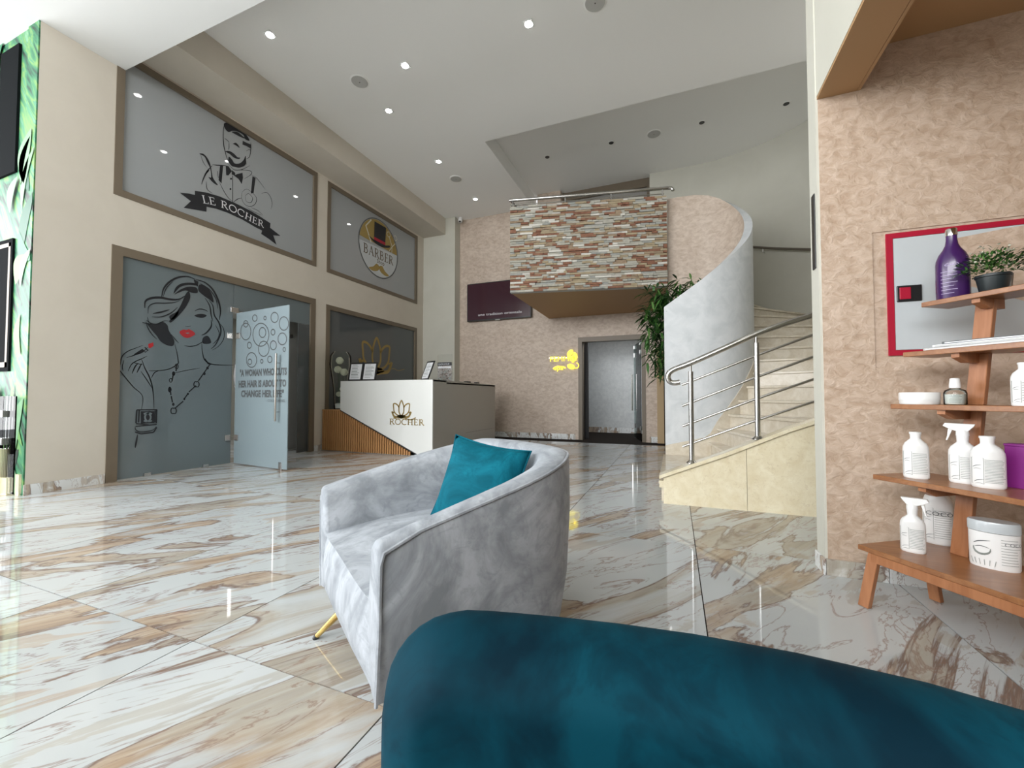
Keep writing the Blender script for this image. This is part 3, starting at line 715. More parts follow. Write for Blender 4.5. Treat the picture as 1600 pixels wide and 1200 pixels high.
# ribbon banner
fm_([(140, 675), (240, 690), (360, 725), (500, 785), (640, 855), (730, 910), (815, 965), (812, 1005), (905, 1078), (840, 1073), (870, 1158), (800, 1105), (732, 1060), (740, 1030), (680, 1000), (560, 930), (430, 870), (330, 835), (245, 818), (243, 862), (150, 845), (40, 827), (103, 768), (5, 692), (90, 700), (140, 712)], sm=False)
mo = mm.build('man_drawing', M['ink'], w3); mo['label'] = 'black drawing of a bearded man above a black ribbon'
# letters follow the ribbon's arc in the plane of the glass
bt = MB()
base = smooth_pts([(215, 785), (330, 808), (440, 848), (560, 905), (660, 962), (760, 1008)], 6)
P = [at(280 + x / 5.717, 180 + y / 5.717, (XG + .006, 0, 0), (1, 0, 0)) for x, y in base]
cum = [0]
for a, b in zip(P[:-1], P[1:]): cum.append(cum[-1] + (b - a).length)
Lt = serif_len('LE ROCHER', 1); hL = cum[-1] / Lt
def along(u, v):
    u = max(0, min(cum[-1] - 1e-6, u)); i = 0
    while i < len(cum) - 2 and cum[i + 1] < u: i += 1
    t = (u - cum[i]) / (cum[i + 1] - cum[i]); p = P[i].lerp(P[i + 1], t); d = (P[i + 1] - P[i]).normalized(); up = Vector((0, -d.z, d.y))
    if up.z < 0: up = -up
    return p + up * v
hb_ = min(hL * 1.0, .155)
serif(bt, 'LE ROCHER', hL, Warp(lambda a, b: along(a, b * .82), (1, 0, 0)))
bt.build('ribbon_lettering', M['paper'], w3)

# --- barber badge -----------------------------------------------------------------------
BP = Pix((XG, 0, 0), (1, 0, 0), .004); ZB = zz(550, 330, 10.0)
bc = at(550 + 40.5, 330 + 60.5, (XG, 0, 0), (1, 0, 0)); top = at(550 + 26, 330 + 11.5, (XG, 0, 0), (1, 0, 0))
py0 = at(560, 391, (XG, 0, 0), (1, 0, 0)).y; py1 = at(621, 391, (XG, 0, 0), (1, 0, 0)).y
rad = (py1 - py0) / 2; cyb = (py0 + py1) / 2; czb = at(550 + 41, 330 + 58, (XG, 0, 0), (1, 0, 0)).z
bu = UV((XG + .003, cyb, czb), (0, 1, 0), (0, 0, 1)); bu2 = UV((XG + .006, cyb, czb), (0, 1, 0), (0, 0, 1)); bu3 = UV((XG + .009, cyb, czb), (0, 1, 0), (0, 0, 1))
ring = MB(); ribbon(ring, [(rad * math.cos(R(a)), rad * math.sin(R(a))) for a in range(0, 361, 8)], .02, bu2); ring.build('badge_ring', M['greyink'], w4)
gd = MB(); poly(gd, [(rad * .97 * math.cos(R(a)), rad * .97 * math.sin(R(a))) for a in range(4, 177, 8)], bu); o = gd.build('badge_top', M['goldflat'], w4)
lo_ = MB(); poly(lo_, [(rad * .97 * math.cos(R(a)), rad * .97 * math.sin(R(a))) for a in range(180, 365, 8)], bu); lo_.build('badge_bottom', M['cabinet'], w4)
r_ = rad
hat = MB(); poly(hat, [(-.28 * r_, .20 * r_), (.30 * r_, .20 * r_), (.34 * r_, .86 * r_), (-.26 * r_, .86 * r_)], bu2)
hat.m = 0; poly(hat, smooth_pts([(-.55 * r_, .28 * r_), (-.3 * r_, .14 * r_), (.1 * r_, .10 * r_), (.5 * r_, .2 * r_), (.55 * r_, .30 * r_), (.2 * r_, .2 * r_), (-.3 * r_, .22 * r_)], 3, True), bu2)
hat.build('hat_print', M['ink'], w4)
bd = MB(); poly(bd, [(-.28 * r_, .22 * r_), (.30 * r_, .22 * r_), (.30 * r_, .32 * r_), (-.28 * r_, .32 * r_)], bu3); bd.build('hat_band', M['redframe'], w4)
rz = MB(); ribbon(rz, [(-.42 * r_, .85 * r_), (-.68 * r_, .55 * r_), (-.42 * r_, .08 * r_)], .03, bu2); ribbon(rz, [(.5 * r_, .62 * r_), (.68 * r_, .30 * r_), (.66 * r_, .06 * r_)], .018, bu2); ribbon(rz, [(.88 * r_, .5 * r_), (.68 * r_, .30 * r_), (.52 * r_, .1 * r_)], .018, bu2)
for cx in (.48, .86): ribbon(rz, [(cx * r_ + .09 * r_ * math.cos(R(a)), .68 * r_ + .09 * r_ * math.sin(R(a))) for a in range(0, 361, 30)], .014, bu2)
rz.build('razor_and_scissors_print', M['petal'], w4)
bl = MB(); h_ = .27 * r_; ln = serif_len('BARBER', h_); sc = 1.55 * r_ / ln
serif(bl, 'BARBER', h_, Warp(lambda a, b: bu2(a * sc - .78 * r_, b * 1.15 - .36 * r_), (1, 0, 0)), bold=1.3)
sans(bl, 'Shop', .2 * r_, UV(bu2(-.13 * r_, -.52 * r_), (0, 1, 0), (0, 0, 1)))
bl.build('badge_lettering', M['casing'], w4)
ms = MB()
for sg in (1, -1):
    poly(ms, smooth_pts([(0, -.62 * r_), (sg * .14 * r_, -.56 * r_), (sg * .30 * r_, -.70 * r_), (sg * .52 * r_, -.80 * r_), (sg * .34 * r_, -.86 * r_), (sg * .1 * r_, -.80 * r_), (0, -.70 * r_)], 4, True), bu2)
ms.build('moustache_print', M['goldflat'], w4)

# lotus: used for desk emblem and film window
def lotus(mb, s, mp, w):
    def pet(pts, ww=w): ribbon(mb, [(x * s * 1.32, y * s) for x, y in smooth_pts(pts, 6)], ww * s, mp)
    pet([(0, -.02), (-.13, .25), (-.14, .55), (-.10, .78), (0, 1.0), (.10, .78), (.14, .55), (.13, .25), (0, -.02)])
    for g_ in (1, -1):
        pet([(0, 0), (g_ * .25, .08), (g_ * .42, .28), (g_ * .46, .55), (g_ * .47, .78), (g_ * .35, .80), (g_ * .22, .70), (g_ * .14, .55)])
        pet([(g_ * .56, .30), (g_ * .50, .12), (g_ * .42, -.02), (g_ * .25, -.06), (0, -.10)], w * 1.5)
        pet([(g_ * .44, .25), (g_ * .52, .20)], w)
        poly(mb, [(x * s * 1.32, y * s) for x, y in [(0, -.14), (g_ * .30, -.03), (g_ * .20, .06), (0, .10)]], mp)
lt_ = MB()
lc = at(588, 578, (XG, 0, 0), (1, 0, 0)); ltop = at(588, 528, (XG, 0, 0), (1, 0, 0))
lotus(lt_, (ltop.z - lc.z), UV((XG + .004, lc.y, lc.z), (0, 1, 0), (0, 0, 1)), .075)
ribbon(lt_, [(p[0], p[1]) for p in smooth_pts([(606, 578), (615, 576), (622, 579), (632, 577)], 5)], .012, Pix((XG, 0, 0), (1, 0, 0), .004))
lt_.build('lotus_print', M['goldflat'], w2)
def slats_desk(): pass

# back door (to the women's area) ---------------------------------------------------------
d2 = empty('door_2', (-1.25, YB, 0), 'taupe framed doorway with an open clear glass door', kind='structure')
MB().box(XD0, XD0 + .085, YB - .015, YB + .2, 0, ZD).build('door_jamb', M['casing'], d2)
MB().box(XD1 - .075, XD1, YB - .015, YB + .2, 0, ZD).build('door_jamb', M['casing'], d2)
MB().box(XD0 + .085, XD1 - .075, YB - .015, YB + .2, ZD - .10, ZD).build('door_head', M['casing'], d2)
hx, hy = -.65, YB + .08; ang = R(76); dl = Vector((-math.cos(ang), math.sin(ang), 0)); dn = Vector((dl.y, -dl.x, 0))
gp = empty('door_leaf', (hx, hy, 0)); gp.parent = d2; gp.location = Vector((hx, hy, 0)) - Vector(d2.location)
def wpart(mb, name, mat, par, **k):
    o = mb.build(name, mat, **k); o.parent = par; o.location = -par_loc(par); return o
wpart(MB().obox(Vector((hx, hy, 1.06)) + dl * .44, dl * .44, dn * .005, (0, 0, 1.05)), 'glass_pane', M['glass_green'], gp)
for z, big in ((2.06, .05), (1.88, .07), (.28, .07)):
    wpart(MB().obox(Vector((hx, hy, z)) + dl * .06, dl * .05, dn * .015, (0, 0, big * .6)), 'clamp', M['plasticwhite'] if z > 1 else M['steel'], gp)
    wpart(MB().obox(Vector((hx, hy, z)) + dl * .80, dl * .06, dn * .015, (0, 0, big * .7)), 'clamp', M['plasticwhite'] if z > 1 else M['steel'], gp)
wpart(MB().tube([Vector((hx, hy, .62)) + dl * .86 - dn * .05, Vector((hx, hy, 1.45)) + dl * .86 - dn * .05], .014, 10), 'pull_handle', M['chrome'], gp)
struct('wall_corridor', MB().box(-2.6, .8, 10.9, 11.0, 0, 2.6).box(.7, .8, YB + .2, 10.9, 0, 2.6).box(-2.7, -2.6, YB + .2, 10.9, 0, 2.6), M['silver_dim'], 'grey stucco corridor wall beyond the doorway')
struct('ceiling.004', MB().box(-2.7, .8, YB + .2, 11, 2.5, 2.6), M['ceil'], 'corridor ceiling beyond the doorway')
struct('baseboard_corridor', MB().box(-2.6, .7, 10.885, 10.9, 0, .14), M['marble_edge'], 'marble skirting in the corridor')
l = bpy.data.lights.new('corridor_lamp', 'AREA'); l.energy = 14; l.size = .6; l.color = (.92, .96, 1)
lo = bpy.data.objects.new('corridor_lamp', l); COL.objects.link(lo); lo.location = (-1.3, 9.42, 2.45)
struct('door_4', MB().box(-2.05, -1.80, YB + .3, YB + .36, 0, 2.15), M['dark'], 'dark door edge inside the corridor')
# beige jamb and black opening just left of the stair
struct('trim_9', MB().box(-.33, -.20, YB - .10, YB - .001, 0, 1.95), M['tan'].copy(), 'beige door jamb behind the stair plant')
bpy.data.objects['trim_9'].data.materials[0].node_tree.nodes['Principled BSDF'].inputs['Base Color'].default_value = (.46, .33, .18, 1)
struct('door_5', MB().box(-.20, .20, YB - .06, YB - .001, 0, 1.95), M['dark'], 'dark service door behind the staircase')

# balcony with stacked stone -------------------------------------------------------------
A = Vector((-2.564, 6.383, 0)); B = Vector((-.086, 6.931, 0)); bd_ = (B - A).normalized(); bn = Vector((bd_.y, -bd_.x, 0)); BL = (B - A).length
ZB0, ZB1 = 2.70, 4.165
slabp = [tuple((A + bn * -.02)[:2]), tuple((B + bn * -.02)[:2]), (-.08, YB), (-2.62, YB)]
struct('trim_10', MB().prism(slabp, ZB0, ZB0 + .18), M['tan'], 'tan painted underside of the balcony')
struct('floor.001', MB().prism([(-2.55, 6.6), (-.1, 7.1), (CX, 7.3), (CX, YB), (-2.6, YB)], ZB0 + .18, ZB0 + .19), M['creme_step'], 'upper landing floor')
struct('trim_11', MB().prism([tuple((A + bn * -.02)[:2]), tuple((A + bn * -.02 + bd_ * .10)[:2]), (-2.52, YB), (-2.62, YB)], ZB0 + .18, ZB1), M['cream2'], 'left parapet of the balcony')
bal = empty('balcony_wall', tuple(A + Vector((0, 0, ZB0))), 'balcony parapet clad in thin split stone of grey, rust and sand', kind='structure')
c_ = (A + B) / 2 - bn * .06
MB().obox(c_ + Vector((0, 0, (ZB0 + ZB1) / 2)), bd_ * (BL / 2), bn * .045, (0, 0, (ZB1 - ZB0) / 2)).build('core', M['greyplast'], bal)
rows = 41; rh = (ZB1 - ZB0) / rows; pieces = []
rnd = random.Random(3)
blocks = [0, .5, .62, 1.02, 1.5, 1.58, 2.0, BL]
for r in range(rows):
    u = 0.0
    while u < BL - .01:
        L = rnd.choice([.07, .09, .12, .16, .2, .26]) * rnd.uniform(.8, 1.15); L = min(L, BL - u)
        if BL - u - L < .05: L = BL - u
        pieces.append((u, L, r, rnd.uniform(.004, .036), rnd.choices(range(7), [30, 20, 12, 6, 17, 11, 4])[0])); u += L
order = sorted(range(len(pieces)), key=lambda i: -pieces[i][1]); big = set(order[:290])
rest = MB()
for i, (u, L, r, dd, mi) in enumerate(pieces):
    z = ZB0 + (r + .5) * rh
    c0 = A + bd_ * (u + L / 2) - bn * .015 + bn * (dd / 2) + Vector((0, 0, z))
    tgt = MB() if i in big else rest
    tgt.m = 0 if i in big else mi
    tgt.obox(c0, bd_ * (L / 2 - .0020), bn * (dd / 2 + .004), (0, 0, rh / 2 - .0022))
    if i in big: tgt.build('stone', STONES[mi], bal)
o = rest.build('stone_slips', STONES, bal); o['kind'] = 'stuff'
# balcony rail
rail = empty('balcony_railing', tuple(A + Vector((0, 0, ZB1))), 'low polished steel handrail on top of the stone balcony', 'railing')
zr = 4.30
def bp(u, z, off=-.05): return A + bd_ * u + bn * off + Vector((0, 0, z))
pts = [bp(-.02, zr), bp(BL * .5, zr), bp(BL + .02, zr + .005)] + [bp(BL + .06 + .05 * math.sin(R(a)), zr + .005 - .05 * (1 - math.cos(R(a)))) for a in (25, 50, 75, 90)]
MB().tube(pts, .026, 12).build('handrail', M['chrome'], rail, smooth=True)
MB().tube([bp(0, zr - .085), bp(BL - .03, zr - .085)], .008, 8).build('lower_rail', M['chrome'], rail, smooth=True)
for u in (.04, .93, 1.68, BL - .05):
    MB().tube([bp(u, ZB1), bp(u, zr)], .012, 8).build('post', M['steel'], rail, smooth=True)
MB().tube([bp(0, zr), Vector((-2.57, 7.6, zr)), Vector((-2.6, YB - .02, zr))], .02, 10).build('handrail', M['chrome'], rail, smooth=True)
MB().tube([bp(0, zr - .085), Vector((-2.6, YB - .02, zr - .085))], .008, 8).build('lower_rail', M['chrome'], rail, smooth=True)

# staircase -------------------------------------------------------------------------------
RI = .68; RH = .18; YO = 4.00
ANG = [-90, -84, -76, -64, -52, -40, -26, -12, 2, 13, 22, 32, 45, 59, 75, 90]
stairs = empty('staircase', (CX, CY, 0), 'cream marble winding staircase with curved silver parapet', kind='structure')
XI = -.12
def inner(a): return (CX + RI * math.cos(R(a)), CY + RI * math.sin(R(a)))
def outer(a):
    c, s = math.cos(R(a)), math.sin(R(a)); t = RO - .02
    if s < 0: t = min(t, (YO - CY) / s)
    if c > 0: t = min(t, (2.75 - CX) / c)
    return (CX + t * c, CY + t * s)
for k in range(15):
    a0, a1 = ANG[k], ANG[k + 1]; z1 = RH * (k + 1); z0 = z1 - RH
    if k == 0: pin = [(XI, CY - RI), (CX, CY - RI), inner(a1)]; pout = [(XI, YO), (CX, YO), outer(a1)]
    else:
        nn = max(1, int((a1 - a0) / 7)); aa = [a0 + (a1 - a0) * i / nn for i in range(nn + 1)]
        pin = [inner(a) for a in aa]; pout = [outer(a) for a in aa]
    ring_ = pout + pin[::-1]
    MB().prism(ring_, max(0, z0 - .30), z1 - .03).build('riser', M['creme_step'], stairs)
    # tread with nosing
    d0 = Vector((pout[0][0] - pin[0][0], pout[0][1] - pin[0][1])).normalized(); nb = Vector((d0.y, -d0.x)) * .025
    rr = [(pout[0][0] + nb.x, pout[0][1] + nb.y)] + pout[1:] + pin[1:][::-1] + [(pin[0][0] + nb.x, pin[0][1] + nb.y)]
    recentre(MB().prism(rr, z1 - .03, z1).build('tread', M['creme_step'], stairs, bevel=.006, seg=2))
# parapet: U-shaped curved wall, silver outside, rose inside
path = [(XI, CY - RI), (.1, CY - RI), (CX, CY - RI)] + [inner(a) for a in range(-84, 91, 6)] + [(.14, CY + RI), (-.08, CY + RI)]
cum2 = [0]
for a, b in zip(path[:-1], path[1:]): cum2.append(cum2[-1] + math.hypot(b[0] - a[0], b[1] - a[1]))
prof = [(0, 2.14), (.47, 2.47), (.94, 2.85), (1.2, 3.08), (1.54, 3.42), (1.8, 3.66), (2.0, 3.84), (2.2, 4.0), (2.4, 4.11), (2.6, 4.16), (2.8, 4.17), (4, 4.17)]
def topz(s):
    for (a, za), (b, zb) in zip(prof[:-1], prof[1:]):
        if a <= s <= b: return za + (zb - za) * (s - a) / (b - a)
    return 4.17
k = len(path); ov, iv = [], []
for i, (x, y) in enumerate(path):
    x2, y2 = path[min(i + 1, k - 1)]; x1_, y1_ = path[max(i - 1, 0)]; t = Vector((x2 - x1_, y2 - y1_)).normalized(); nrm = Vector((-t.y, t.x))
    z = topz(cum2[i]); zin = z
    ov.append((x, y, z)); iv.append((x + nrm.x * .10, y + nrm.y * .10, z))
mb = MB(); mb.m = 0
vs = [];
for p_, q_ in zip(ov, iv): vs += [(p_[0], p_[1], 0), p_, q_, (q_[0], q_[1], 0)]
base = len(mb.v)
mb.add(vs, [(4 * i, 4 * i + 1, 4 * i + 5, 4 * i + 4) for i in range(k - 1)] + [(0, 1, 2, 3), (4 * (k - 1), 4 * (k - 1) + 1, 4 * (k - 1) + 2, 4 * (k - 1) + 3)] + [(4 * i + 1, 4 * i + 2, 4 * i + 6, 4 * i + 5) for i in range(k - 1)])
o = mb.build('parapet', M['silver'], stairs, smooth=True); o['label'] = 'silver stucco curved parapet of the staircase'
mb = MB(); vs = []
for q_ in iv: vs += [(q_[0], q_[1], 0), q_]
mb.add(vs, [(2 * i, 2 * i + 1, 2 * i + 3, 2 * i + 2) for i in range(k - 1)])
o = mb.build('parapet_lining', M['pink'], stairs, smooth=True); o['label'] = 'rose plaster inner face of the curved parapet'
# skirting strip along the parapet foot
zs_ = []
def stepz(a):
    for kk in range(15):
        if ANG[kk] <= a <= ANG[kk + 1]: return RH * (kk + 1) + RH * (a - ANG[kk]) / (ANG[kk + 1] - ANG[kk])
    return RH
mb = MB(); vs = []
sk = [(XI, CY - RI, .30), (CX, CY - RI, .42)] + [(*inner(a), stepz(a) + .12) for a in range(-84, 88, 6)]
for i, (x, y, z) in enumerate(sk):
    if i < 2: nx, ny = 0, -.012
    else: nx, ny = (x - CX) / RI * .012, (y - CY) / RI * .012
    vs += [(x + nx, y + ny, max(0, z - .5)), (x + nx, y + ny, z), (x, y, z)]
mb.add(vs, [(3 * i, 3 * i + 1, 3 * i + 4, 3 * i + 3) for i in range(len(sk) - 1)] + [(3 * i + 1, 3 * i + 2, 3 * i + 5, 3 * i + 4) for i in range(len(sk) - 1)])
mb.build('skirting', M['creme_step'], stairs, smooth=True)
# outer stringer: two marble slabs + cap
YF = 3.90
capz = [(-.10, .262), (.135, .362), (.40, .475), (.643, .590), (.85, .690), (1.06, .775), (1.6, .96), (2.2, 1.2), (2.78, 1.42)]
def cz(x):
    for (a, za), (b, zb) in zip(capz[:-1], capz[1:]):
        if x <= b: return za + (zb - za) * (x - a) / (b - a)
    return capz[-1][1]
def slabx(x0, x1, name):
    xs_ = [x0] + [c[0] for c in capz if x0 < c[0] < x1] + [x1]
    pts = [(x0, YF, 0), (x1, YF, 0)] + [(x, YF, cz(x) - .03) for x in xs_[::-1]]
    return recentre(MB().slab(pts, (0, .10, 0)).build(name, M['creme'], stairs))
slabx(-.10, .5485, 'stone_panel'); slabx(.5515, 1.4, 'stone_panel'); slabx(1.403, 2.78, 'stone_panel')
vs = []
for x, z in [(-.135, .247)] + capz: vs += [(x, YF - .018, z - .03), (x, YF - .018, z), (x, YF + .13, z), (x, YF + .13, z - .03)]
kk = len(capz) + 1
MB().add(vs, [(4 * i + a, 4 * i + (a + 1) % 4, 4 * i + 4 + (a + 1) % 4, 4 * i + 4 + a) for i in range(kk - 1) for a in range(4)] + [(0, 1, 2, 3), tuple(4 * (kk - 1) + a for a in range(4))]).build('stringer_cap', M['creme'], stairs)
MB().box(-.135, -.10, YF + .0, YF + .05, .14, .20).build('stringer_stop', M['creme'], stairs)
# stair railing
sr = empty('stair_railing', (.135, YF + .05, .36), 'polished steel stair railing with curled end and four thin rails', 'railing')
YRl = YF + .05
def sp(x, z): return Vector((x, YRl, z))
hr = [(-.02, 1.10)]
curl = [sp(.045, 1.075), sp(.0, 1.068), sp(-.035, 1.08), sp(-.052, 1.11), sp(-.05, 1.145), sp(-.03, 1.172), sp(.01, 1.195), sp(.135, 1.243), sp(.40, 1.362), sp(.643, 1.472), sp(.85, 1.545), sp(1.06, 1.61), sp(1.6, 1.80), sp(2.2, 2.04), sp(2.7, 2.25)]
MB().tube([Vector(p) for p in smooth_pts([tuple(c) for c in curl], 4)], .024, 14).build('handrail', M['chrome'], sr, smooth=True)
for x in (.135, .643, 1.45, 2.1):
    zb = cz(x)
    hz = {.135: 1.243, .643: 1.472, 1.45: 1.747, 2.1: 2.0}[x]
    MB().tube([sp(x, zb), sp(x, hz - .075)], .021, 14).build('post', M['steel'], sr, smooth=True)
    MB().tube([sp(x, hz - .08), sp(x, hz - .01)], .009, 10).build('post_pin', M['chrome'], sr, smooth=True)
    MB().lathe([(.046, 0), (.046, .006), (.03, .02), (.022, .028)], (x, YRl, zb), 18).build('post_flange', M['chrome'], sr, smooth=True)
for za_, zb_ in ((1.066, 1.455), (.880, 1.278), (.700, 1.098), (.519, .918)):
    sl_ = (zb_ - za_) / .97
    pts = [sp(.06, za_ - .04 * sl_), sp(.10, za_), sp(.60, za_ + .5 * sl_ + .008), sp(1.07, zb_), sp(1.6, zb_ + .53 * .36), sp(2.7, zb_ + .53 * .36 + 1.1 * .4)]
    MB().tube(pts, .0105, 10).build('rail', M['chrome'], sr, smooth=True)
# wall handrail on the curved wall
wh = empty('wall_handrail', (2.2, 8.0, 3.3), 'dark wooden handrail fixed to the curved cream wall', 'railing')
pts = [(CX + 2.33 * math.cos(R(a)), CY + 2.33 * math.sin(R(a)), 3.93 - (80 - a) * .0145) for a in range(80, -20, -5)]
MB().tube(pts, .022, 8).build('handrail', M['casing2'], wh, smooth=True)
for a in (60, 30):
    z = 3.93 - (80 - a) * .0145
    MB().tube([(CX + 2.33 * math.cos(R(a)), CY + 2.33 * math.sin(R(a)), z), (CX + 2.33 * math.cos(R(a)), CY + 2.33 * math.sin(R(a)), z - .07), (CX + 2.41 * math.cos(R(a)), CY + 2.41 * math.sin(R(a)), z - .08)], .01, 6).build('bracket', M['steel'], wh)
t = tag(MB().box(XR - .0125, XR - .0065, YR + .035, YR + .085, 1.66, 2.08).build('wall_panel', M['black'], bevel=.004), 'thin black panel mounted on the narrow end of the right wall', 'panel')

# ================================================================== CEILING FITTINGS
def downlight(x, y, z, lit, label, group):
    t = empty('downlight', (x, y, z), label, 'light', group)
    s = .055; a = R(0)
    MB().box(x - s, x + s, y - s, y + s, z - .008, z - .0005).build('trim_plate', M['ceil_near'] if lit else M['ceil'], t, bevel=.002)
    MB().lathe([(.040, -.013), (.044, -.0085), (.044, -.008)], (x, y, z), 20).build('lens', M['lamp'] if lit else M['offlamp'], t)
    return t
LIT = [(-1.538, 4.41, 'lit square downlight nearest the camera in the middle of the main ceiling'), (-3.248, 4.381, 'lit square downlight beside the round speaker, nearest the left beam'), (-4.0, 5.0, 'lit square downlight second along the row by the left beam'),
       (-4.02, 6.45, 'lit square downlight third along the row by the left beam'), (-4.04, 8.0, 'lit square downlight nearest the back wall')]
for x, y, lb in LIT: downlight(x, y, ZC, True, lb, 'lit downlights in the main ceiling')
for x, y in ((-4.48, 3.4), (.1, 4.4), (-.4, 3.1), (-2.4, 3.1)):
    downlight(x, y, ZC, True, 'square downlight of the near ceiling, above the picture, seen as reflections in the upper windows', 'lit downlights above the frame')
for x, lb in ((-2.25, 'unlit spot at the left end of the raised ceiling'), (-1.03, 'unlit spot second from the left in the raised ceiling'), (.48, 'unlit spot right of the speaker in the raised ceiling'), (1.70, 'unlit spot at the right end of the raised ceiling')):
    downlight(x, 7.54, ZR, False, lb, 'unlit spots in the raised ceiling')
def cspk(x, y, z, label):
    t = empty('ceiling_speaker', (x, y, z), label, 'speaker', 'round ceiling speakers')
    MB().lathe([(.115, -.010), (.125, -.004), (.125, -.0005)], (x, y, z), 32).build('ring', M['ceil'], t, smooth=True)
    MB().lathe([(.004, -.016), (.108, -.013), (.110, -.0105)], (x, y, z), 32).build('grille', M['greyplast'], t, smooth=True)
    MB().lathe([(.006, -.020), (.007, -.016)], (x, y, z), 8).build('led', M['black'], t)
cspk(-4.0, 4.378, ZC, 'round speaker close to the boxed beam on the left'); cspk(-.768, 4.43, ZC, 'round speaker at the top edge of the picture')
cspk(-4.02, 7.1, ZC, 'round speaker between the two farthest lit downlights'); cspk(-.29, 7.56, ZR, 'round speaker in the raised ceiling')
t = empty('security_camera', (-4.8, 8.7, 5.2), 'small white dome security camera in the ceiling corner above the pilaster', 'camera')
MB().lathe([(.05, 0), (.05, .03), (.045, .035)], (-4.80, 8.72, 5.265), 16).build('base', M['plasticwhite'], t, smooth=True)
mb = MB(); mb.lathe([(.012, -.055), (.035, -.045), (.052, -.02), (.055, .02), (.045, .05)], (-4.80, 8.70, 5.215), 16); mb.build('dome', M['plasticwhite'], t, smooth=True)
MB().lathe([(.005, -.03), (.025, -.022), (.030, 0)], (-4.79, 8.66, 5.19), 12).build('lens', M['black'], t, smooth=True)

# television and neon sign --------------------------------------------------------------
tv = empty('television', (-3.8, YB - .1, 2.7), 'wall-mounted television showing a dark maroon picture beside the balcony', 'television')
tx0, tx1, tz0, tz1 = -4.645, -3.01, 2.745, 3.655
MB().box(tx0, tx1, YB - .11, YB - .06, tz0, tz1).build('housing', M['black'], tv, bevel=.006)
MB().box(tx0 + .02, tx1 - .02, YB - .113, YB - .1095, tz0 + .03, tz1 - .02).build('screen', M['screen'], tv)
MB().box(-3.95, -3.7, YB - .06, YB - .003, 2.9, 3.4).build('bracket', M['black'], tv)
MB().box(-3.9, -3.78, YB - .115, YB - .10, tz0 - .012, tz0 + .004).build('badge', M['greyplast'], tv)
mb = MB(); sans(mb, 'une tradition orientale', .085, UV((-4.35, YB - .116, 2.86), (1, 0, 0), (0, 0, 1)), sx=1.45); o = mb.build('caption', M['paper'], tv)
ns = empty('neon_sign', (-2.3, YB, 1.55), 'glowing yellow FEMMES sign with a flower outline beside the doorway', 'sign')
yy = YB - .03
mb = MB(); sans(mb, 'FEMMES', .155, UV((-2.60, yy, 1.725), (1, 0, 0), (0, 0, 1)), sx=1.15); o = mb.build('lettering', M['neon'], ns)
mb = MB(); sans(mb, 'spa', .15, UV((-2.50, yy, 1.53), (1, 0, 0), (0, 0, 1)), sx=1.1); ribbon(mb, [(-2.52, 1.56), (-2.42, 1.61), (-2.3, 1.60), (-2.23, 1.57)], .03, UV((0, yy, 0), (1, 0, 0), (0, 0, 1))); mb.build('small_lettering', M['neon'], ns)
mb = MB(); uu = UV((0, yy - .002, 0), (1, 0, 0), (0, 0, 1))
for cx, cz_, rx, rz_, a in ((-2.13, 1.90, .085, .055, 50), (-2.02, 1.83, .05, .085, 14), (-2.11, 1.60, .09, .055, -20), (-2.06, 1.75, .035, .07, -10), (-2.14, 1.80, .06, .03, 10)):
    pp = [(cx + rx * math.cos(i * PI / 9) * math.cos(R(a)) - rz_ * math.sin(i * PI / 9) * math.sin(R(a)), cz_ + rx * math.cos(i * PI / 9) * math.sin(R(a)) + rz_ * math.sin(i * PI / 9) * math.cos(R(a))) for i in range(18)]
    poly(mb, pp, uu)
mb.build('flower', M['neon'], ns)
ribm = MB(); ribbon(ribm, [(-2.0 + .06 * math.cos(R(a)), 1.62 + .06 * math.sin(R(a))) for a in range(-120, 100, 20)], .018, uu); ribm.build('flower_stem', M['neon'], ns)
MB().box(-2.62, -1.96, YB - .012, YB, 1.80, 1.81).build('backing', M['steel'], ns)

# ================================================================== RECEPTION DESK
DX0, DX1, DY0, DY1, DZ = -5.37, -3.514, 5.50, 7.9, 1.21
desk = empty('reception_desk', (-4.6, 5.5, 0), 'white gloss reception desk with oak slats and gold lotus emblem', 'desk')
MB().box(DX0 + .02, DX1 - .02, DY0 + .02, DY0 + .42, .0, DZ - .03).box(DX1 - .42, DX1 - .02, DY0 + .42, DY1 - .02, 0, DZ - .05).build('carcass', M['taupe_lac'], desk)
# white front, cut by the diagonal
fz = lambda x: .71 - (x + 5.349) * (.71 - .03) / (5.349 - 3.80)
MB().slab([(DX0, DY0, DZ), (DX0, DY0, .715), (-3.76, DY0, .02), (DX1, DY0, .02), (DX1, DY0, DZ)], (0, .025, 0)).build('front_panel', M['white'], desk)
MB().slab([(DX1, DY0 + .025, 0), (DX1, DY1, 0), (DX1, DY1, DZ - .03), (DX1, DY0 + .6, DZ), (DX1, DY0 + .025, DZ)], (-.02, 0, 0)).build('side_panel', M['taupe_lac'], desk)
MB().box(DX1 - .02, DX1 + .003, DY0 + 1.1, DY1, .285, .29).build('side_joint', M['casing2'], desk)
MB().box(DX0, DX1, DY0 + .025, DY0 + .42, DZ - .03, DZ).box(DX1 - .42, DX1, DY0 + .42, DY1, DZ - .06, DZ - .03).build('worktop', M['white'], desk, bevel=.003)
